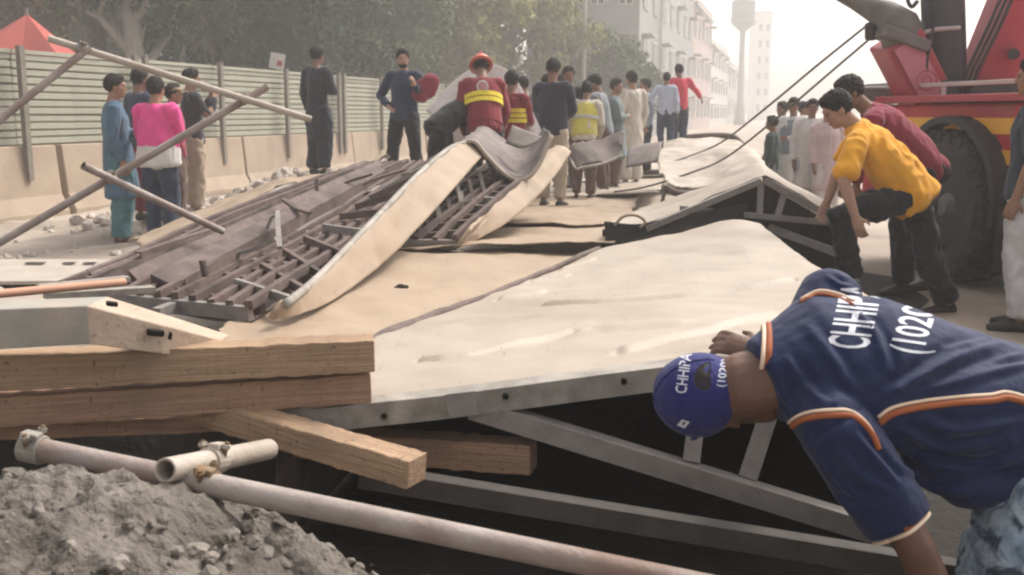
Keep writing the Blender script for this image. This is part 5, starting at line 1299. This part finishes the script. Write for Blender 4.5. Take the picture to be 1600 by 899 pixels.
# ------------------------------------------------------------------ the man bending over in the foreground
M_NAVY = mat("navy_jersey", (.0075, .0145, .056), .75, (.0105, .0185, .07), 5, .6, .25, 30, sheen=.12, spec=.2)
M_CAP = mat("royal_blue_cap", (.016, .018, .12), .8, (.022, .025, .15), 30, .6, .35, 45, sheen=.1)
M_JEAN = mat("washed_blue_jeans", (.13, .18, .235), .9, (.42, .48, .52), 17, 1.0, .3, 120, c3=(.035, .05, .075), scale3=16, thresh3=(.5, .62))
M_PIPO = mat("rust_orange_band", (.34, .1, .035), .7, (.28, .08, .03), 30, .6)
M_PIPW = mat("cream_piping", (.8, .62, .46), .7)
M_PRINT = mat("white_print", (.72, .74, .8), .7)
D = dict(pelvis=(1665, 690, 2.5), waist=(1560, 640, 2.47), chest=(1360, 575, 2.43), neck=(1182, 596, 2.42), head=(1110, 617, 2.47), shL=(1300, 668, 2.28), shR=(1300, 462, 2.6),
         elL=(1428, 850, 2.2), wrL=(1500, 1020, 2.2), elR=(1262, 560, 2.86), wrR=(1188, 552, 2.94), hipL=(1640, 760, 2.4), hipR=(1670, 660, 2.62), knL=(1524, 1000, 2.26), anL=(1800, 1100, 2.6), knR=(1700, 900, 2.8), anR=(1850, 1000, 2.9))
J = {k: P(*v) for k, v in D.items()}
J['anL'].z = .11; J['anR'].z = .11; J['anL'].x = J['knL'].x + .14; J['anR'].x = J['knR'].x + .12
s = 1.0
root = empty("person", Vector((J['pelvis'].x, J['pelvis'].y, 0.02)), "man in navy jersey and blue cap bending over the foreground panel edge", "person", "onlookers and rescuers")
side = (J['shR'] - J['shL']).normalized()
axis = (J['neck'] - J['chest']).normalized()
back = side.cross(axis); back = back if back.y < 0 else -back       # back of the torso faces the camera
# head: crown points left, back of the head towards the camera and up
HU = Vector((-.93, -.1, .02)).normalized(); HB = Vector((.05, -.8, .6)); HB = (HB - HU * HB.dot(HU)).normalized(); HF = -HB; HS = HF.cross(HU)
hc = J['head']
b = MB()
spine = [J['pelvis'], J['waist'], J['chest'], (J['shL'] + J['shR']) / 2 + axis * .03, J['neck']]
b.loft(spine, [(.15, .1), (.14, .1), (.16, .105), (.14, .08), (.062, .062)], side)
b.loft([J['neck'] - axis * .06, J['neck'].lerp(hc, .35) + HB * .01, J['neck'].lerp(hc, .8)], [(.088, .082), (.08, .077), (.075, .074)], side, 16)
head_shapes(b, hc, HF, HU, 1.06)
b.loft([hc - HU * .06 + HF * .045, J['neck'] - back * .045 - axis * .03], [(.062, .06), (.085, .07)], side, 14)
for n in 'LR':
    b.loft([J['sh' + n], J['sh' + n].lerp(J['el' + n], .45), J['el' + n]], [(.058, .058), (.054, .054), (.044, .044)], back, 14)
    e, w = J['el' + n], J['wr' + n]
    b.loft([e, e.lerp(w, .3), w], [(.046, .044), (.047, .043), (.031, .026)], back, 14)
    add_hand(b, w, (w - e) + Vector((0, 0, .03)), Vector((0, .75, -.65)) if n == 'R' else Vector((0, 0, -1)), 1.05, .5, 2.2, flip=1 if n == 'R' else -1)
    b.loft([J['hip' + n], J['kn' + n], J['an' + n]], [(.078, .08), (.055, .056), (.035, .037)], side, 10)
ec_ = hc - HS * .084 - HU * .022 - HF * .004
b.loft([ec_ + HU * .034 + HF * .008, ec_ + HU * .022 - HF * .016, ec_ - HF * .02, ec_ - HU * .022 - HF * .01, ec_ - HU * .036 + HF * .004], [(.007, .007), (.0085, .0085), (.0085, .008), (.008, .008), (.0095, .009)], HS, 8)
b.ell(ec_ + HS * .006, (.006, .016, .03), HS, HF, HU, 10, 7)
remesh(b, "body", mat("dark_tanned_skin", (.15, .076, .05), .5, (.11, .055, .036), 14, .7, .15, 120, spec=.4), .0068, 2, parent=root)
for k in (-1, 1):
    MB().ell(hc + HS * .032 * k + HF * .085 + HU * .008, (.014, .007, .007), HS, HF, HU, 8, 6).build("eye", M_EYE, root, smooth=True)
# dark hair below the cap
h = MB(); h.ell(hc + HU * .016 - HF * .012, (.081, .1025, .104), HS, HF, HU, 20, 14, clip=(0, -.8, .6, .0))
remesh(h, "hair", M_HAIR, .007, 2, .004, (60, 60, 60), root)
# cap with six panels, button, back opening, strap and peak
capc = hc + HU * .03
cr_ = (.103, .119, .112)
cap = MB(); cap.ell(capc, cr_, HS, HF, HU, 36, 24, clip=(0, -.3, .954, -.046))
capo = cap.build("cap", M_CAP, root, smooth=True)
for k in range(3):
    a0 = k * math.pi / 3
    pts = []
    for i in range(25):
        t = -R(100) + R(200) * i / 24
        v = HU * (cr_[2] * math.cos(t)) + HS * (cr_[0] * math.sin(t) * math.cos(a0)) + HF * (cr_[1] * math.sin(t) * math.sin(a0))
        pts.append(capc + v * 1.003)
    MB().tube(pts, .0024, 6).build("seam", M_CAP, capo, smooth=True)
MB().ell(capc + HU * .109, (.012, .012, .006), HS, HF, HU, 10, 6).build("button", M_CAP, capo, smooth=True)
q0 = hc + HF * .1 + HU * .02
MB().loft([q0 - HF * .01, q0 + HF * .035 + HU * .002, q0 + HF * .055 - HU * .004], [(.085, .006), (.075, .005), (.05, .004)], HS, 18).build("peak", M_CAP, capo, smooth=True)
cap_bvh = None
def bvh_of(o):
    dg = bpy.context.evaluated_depsgraph_get(); off = world_of(o)
    me = o.data
    return BVHTree.FromPolygons([v.co + off for v in me.vertices], [list(p.vertices) for p in me.polygons])
cap_bvh = bvh_of(capo)
def on(bv, px, py, lift=.001):
    d = ray(px, py).normalized(); h = bv.ray_cast(CAMP, d)
    if h[0] is None: return None
    n_ = h[1] if h[1].dot(d) < 0 else -h[1]
    return h[0] + n_ * lift
# back opening (half moon) and strap
mb = MB(); pts = [on(cap_bvh, 1104 + min(6, 20 * math.cos(a)), 589 + 21 * math.sin(a) - 4 * math.cos(a), .0015) for a in [i * math.pi / 12 for i in range(24)]]
c0 = on(cap_bvh, 1102, 589, .0015)
mb.add([c0] + pts, [(0, 1 + i, 1 + (i + 1) % 24) for i in range(24)]); mb.build("back_opening", M_EYE, capo)
pts = [on(cap_bvh, 1104 + min(7, 21 * math.cos(a)), 589 + 22 * math.sin(a) - 4 * math.cos(a), .001) for a in [i * math.pi / 12 for i in range(25)]]
MB().tube(pts, .002, 6).build("opening_edge", M_CAP, capo, smooth=True)
# jersey
sh = MB()
hem = J['pelvis'] + (J['pelvis'] - J['waist']).normalized() * .02 + Vector((0, 0, -.02))
sh.loft([hem, J['pelvis'].lerp(J['waist'], .5), J['waist'], J['waist'].lerp(J['chest'], .5), J['chest'], spine[3], J['neck'] - axis * .02],
        [(.2, .155), (.198, .15), (.19, .145), (.19, .145), (.2, .14), (.178, .12), (.105, .1)], side, 24, cap=.1)
sh.loft([P(1428, 712, 2.36), P(1500, 742, 2.38), P(1640, 742, 2.44)], [(.05, .05), (.082, .075), (.11, .1)], side, 18, cap=.3)
for n in 'LR':
    shd, e = J['sh' + n], J['el' + n]
    sh.loft([J['neck'].lerp(shd, .3) - axis * .06, shd], [(.08, .07), (.085, .08)], back, 16)
    if n == 'L': sh.loft([shd, shd.lerp(e, .4), shd.lerp(e, .82)], [(.087, .085), (.088, .084), (.086, .08)], back, 18, cap=.1)
    else: sh.loft([shd, shd.lerp(e, .4), shd.lerp(e, .8)], [(.08, .078), (.074, .07), (.068, .066)], back, 18, cap=.1)
def drape(co):
    # pulled folds running from the near armpit towards the waist, and slack under the belly
    q = co - J['chest']; l = -q.dot(axis); a = q.dot(side)
    k = max(0, min(1, (l + .02) / .18))
    w = math.sin((a * 1.0 - l * .42) * 62 + 2.2 * noise.noise(co * 5)) * .5 + .5
    return k * (w ** 3.0) * .036 * (0.5 + .9 * abs(noise.noise(co * 4.3))) - k * .004
jer = remesh(sh, "jersey", M_NAVY, .0065, 6, .008, (5, 5, 5), root, wr2=.003)
import numpy as np
def creases_on(o, lines):
    # pull folds into the cloth along lines on its surface: a ridge with a valley on one side
    bv = bvh_of(o); off = np.array(world_of(o)); me = o.data; n = len(me.vertices)
    co = np.empty(n * 3); me.vertices.foreach_get('co', co); co = co.reshape(-1, 3) + off
    nm = np.empty(n * 3); me.vertices.foreach_get('normal', nm); nm = nm.reshape(-1, 3)
    disp = np.zeros(n)
    for pix, amp, wd in lines:
        pts = [on(bv, p.x, p.y, 0) for p in spline([Vector((x, y, 0)) for x, y in pix], 26)]
        pts = [np.array(p) for p in pts if p is not None]
        if len(pts) < 4: continue
        best = np.full(n, 9.0); sg = np.ones(n); fade = np.zeros(n); L = len(pts) - 1
        for i in range(L):
            a, b_ = pts[i], pts[i + 1]; ab = b_ - a; l2 = ab @ ab
            if l2 < 1e-9 or l2 > .01: continue
            t = np.clip((co - a) @ ab / l2, 0, 1); q = co - a - t[:, None] * ab; d_ = np.linalg.norm(q, axis=1)
            m_ = d_ < best; best[m_] = d_[m_]
            sg[m_] = np.sign(np.einsum('ij,ij->i', np.cross(ab, q[m_]), nm[m_])); fade[m_] = np.sin(np.pi * np.clip((i + t[m_]) / L, .0, 1)) ** .6
        x = best / wd
        disp += amp * fade * (np.exp(-x * x) - .85 * np.exp(-(x - 1.7) ** 2) * (sg > 0) - .3 * np.exp(-(x - 1.7) ** 2) * (sg <= 0))
    co = co + nm * disp[:, None] - off
    me.vertices.foreach_set('co', co.ravel()); me.update()
creases_on(jer, [
    ([(1392, 612), (1450, 585), (1520, 548), (1605, 528)], .013, .012), ([(1402, 618), (1480, 600), (1560, 578), (1640, 566)], .012, .011), ([(1360, 636), (1420, 596), (1480, 556), (1545, 515)], .01, .013),
    ([(1440, 600), (1510, 580), (1600, 552)], .009, .009), ([(1480, 545), (1540, 530), (1610, 512)], .008, .009), ([(1390, 690), (1450, 722), (1520, 732), (1605, 712)], .014, .013),
    ([(1400, 722), (1460, 764), (1530, 770)], .012, .012), ([(1440, 658), (1500, 672), (1600, 655)], .012, .012), ([(1400, 668), (1470, 700), (1560, 692)], .01, .01),
    ([(1226, 556), (1256, 600), (1292, 634)], .009, .012), ([(1212, 600), (1236, 636), (1250, 650)], .008, .01), ([(1322, 470), (1366, 520), (1388, 585)], .009, .013), ([(1255, 500), (1300, 560), (1340, 620)], .007, .014),
    ([(1300, 694), (1340, 740), (1392, 768)], .01, .011), ([(1246, 715), (1296, 768), (1350, 806)], .01, .011), ([(1334, 676), (1372, 720), (1404, 758)], .011, .01), ([(1270, 690), (1310, 750), (1362, 796)], .008, .009), ([(1236, 740), (1280, 790), (1330, 815)], .008, .009),
    ([(1320, 425), (1338, 440), (1345, 462)], .007, .01), ([(1290, 430), (1312, 445), (1335, 450)], .006, .009)])
jb = bvh_of(jer)
def path_on(bv, pix, n, lift):
    sp = spline([Vector((x, y, 0)) for x, y in pix], n); out = []
    for p in sp:
        h = on(bv, p.x, p.y, lift)
        if h is not None: out.append(h)
    return out
def trim(pix, n=60, wide=.011, off=(0, 5)):
    a = path_on(jb, pix, n, .001); 
    if len(a) > 3: MB().tube(a, .0042, 8).build("piping", M_PIPW, jer, smooth=True)
    b_ = path_on(jb, [(x + off[0], y + off[1]) for x, y in pix], n, .0002)
    if len(b_) > 3: MB().tube(b_, wide, 8).build("orange_band", M_PIPO, jer, smooth=True)
trim([(1372, 652), (1395, 637), (1440, 627), (1500, 620), (1548, 617), (1572, 613), (1606, 622), (1640, 636)], 70, .0085, (2, 9))
trim([(1224, 692), (1228, 668), (1244, 652), (1268, 644), (1300, 641), (1326, 642), (1346, 654), (1362, 674), (1370, 694)], 70, .007, (3, 8))
trim([(1252, 468), (1280, 455), (1310, 460), (1336, 472)], 40, .005, (-2, 5))
# neck ring
ring = []
for i in range(49):
    a = 2 * math.pi * i / 48
    v = side * math.cos(a) + back * math.sin(a)
    hh = jb.ray_cast(J['neck'] - axis * .012 + v * .3, -v)
    if hh[0] is not None: ring.append(hh[0] + axis * .006)
MB().tube(ring, .006, 8).build("collar_piping", M_PIPW, jer, smooth=True)
MB().tube([p - axis * .012 for p in ring], .009, 8).build("collar_band", M_PIPO, jer, smooth=True)
# sleeve hem of the near arm
e, w = J['shL'], J['elL']; d = (w - e).normalized(); c = e.lerp(w, .83); s1 = d.orthogonal().normalized(); s2 = d.cross(s1); ring = []
for i in range(41):
    a = 2 * math.pi * i / 40; v = s1 * math.cos(a) + s2 * math.sin(a)
    hh = jb.ray_cast(c + v * .14 , -v)
    if hh[0] is not None and (hh[0] - c).length < .12: ring.append(hh[0])
if len(ring) > 10:
    MB().tube([p + d * .006 for p in ring], .0055, 8).build("sleeve_piping", M_PIPW, jer, smooth=True)
    MB().tube([p - d * .008 for p in ring], .0085, 8).build("sleeve_band", M_PIPO, jer, smooth=True)
# printed lettering, laid on the cloth
def lettering(txt, bv, o_px, along, across, size, mat_, parent, name, bold=.03, lift=.0012, spacing=1.0):
    """o_px: picture point of the text's start; along / across: the reading and the up direction there"""
    cu = bpy.data.curves.new(name, 'FONT'); cu.body = txt; cu.size = 1.0; cu.offset = bold; cu.space_character = spacing; cu.resolution_u = 3
    t = bpy.data.objects.new("tmp", cu); col.objects.link(t)
    me = bpy.data.meshes.new_from_object(t.evaluated_get(bpy.context.evaluated_depsgraph_get()))
    bpy.data.objects.remove(t)
    bm = bmesh.new(); bm.from_mesh(me)
    bmesh.ops.triangulate(bm, faces=bm.faces)
    for _ in range(3):
        lg = [e_ for e_ in bm.edges if e_.calc_length() > .13]
        if lg: bmesh.ops.subdivide_edges(bm, edges=lg, cuts=1)
        bmesh.ops.triangulate(bm, faces=bm.faces)
    W = max(v.co.x for v in bm.verts)
    vs, ok = [], {}
    off = world_of(parent)
    A, B_ = Vector(along), Vector(across)
    for v in bm.verts:
        q = Vector(o_px) + A * (v.co.x / W) + B_ * (v.co.y / .73)
        h = on(bv, q.x, q.y, lift); ok[v.index] = len(vs) if h is not None else -1
        if h is not None: vs.append(h - off)
    fs = [[ok[v.index] for v in f.verts] for f in bm.faces if all(ok[v.index] >= 0 for v in f.verts)]
    bm.free(); m2 = bpy.data.meshes.new(name); m2.from_pydata(vs, [], fs); m2.materials.append(mat_)
    o = bpy.data.objects.new(name, m2); col.objects.link(o); o.parent = parent
    sd = o.modifiers.new("t", 'SOLIDIFY'); sd.thickness = .0008
    return o
lettering("CHHIPA", jb, (1355, 548), (24, -100), (-66, -6), 1, M_PRINT, jer, "printed_lettering", .012)
lettering("(1020)", jb, (1440, 556), (26, -82), (-54, -8), 1, M_PRINT, jer, "printed_number", .012)
lettering("CHHIPA", cap_bvh, (1072, 616), (9, -62), (-18, -2), 1, M_PRINT, capo, "cap_lettering", .0)
lettering("(1020)", cap_bvh, (1131, 606), (8, -44), (-13, -1), 1, M_PRINT, capo, "cap_strap_lettering", .0)
mb = MB(); pp = [on(cap_bvh, x, y, .0015) for x, y in ((1058, 664), (1066, 655), (1078, 659), (1070, 669))]
if all(p is not None for p in pp): mb.add(pp, [(0, 1, 2, 3)]); mb.build("cap_emblem", M_PRINT, capo)
# jeans and shoes
tr = MB(); pel = J['pelvis']
tr.loft([pel - Vector((0, 0, .08)), pel + Vector((-.03, 0, .0))], [(.165, .135), (.17, .135)], side, 18)
for n in 'LR':
    hp, k, a = J['hip' + n], J['kn' + n], J['an' + n]
    tr.loft([hp, hp.lerp(k, .5), k, k.lerp(a, .5), k.lerp(a, .95)], [(.125, .13), (.118, .122), (.088, .09), (.08, .082), (.07, .072)], side, 18, cap=.15)
remesh(tr, "jeans", M_JEAN, .011, 3, .014, (14, 14, 14), root, wr2=.01)
for n in 'LR':
    a = J['an' + n]; t = Vector((-1, -.1, 0)).normalized(); z0 = Vector((0, 0, 1))
    MB().loft([a - t * .045 - z0 * .045, a + t * .05 - z0 * .045, a + t * .13 - z0 * .058, a + t * .185 - z0 * .066], [(.04, .042), (.047, .042), (.05, .03), (.038, .02)], t.cross(z0), 12).build("shoe", M_SHOE, root, smooth=True)

# ------------------------------------------------------------------ dusty air
M_HAZE = bpy.data.materials.new("dusty_air"); M_HAZE.use_nodes = True
hn = M_HAZE.node_tree.nodes; hl = M_HAZE.node_tree.links
hn.clear()
ho = hn.new("ShaderNodeOutputMaterial"); pv = hn.new("ShaderNodeVolumePrincipled")
pv.inputs['Color'].default_value = (0.98, 0.975, 0.965, 1)
pv.inputs['Density'].default_value = 0.004
pv.inputs['Anisotropy'].default_value = 0.2
hl.new(pv.outputs[0], ho.inputs['Volume'])
mb = MB(); mb.box((20, 115, 12.5), (240, 280, 27)); hz = mb.build("haze", M_HAZE, kind="stuff")
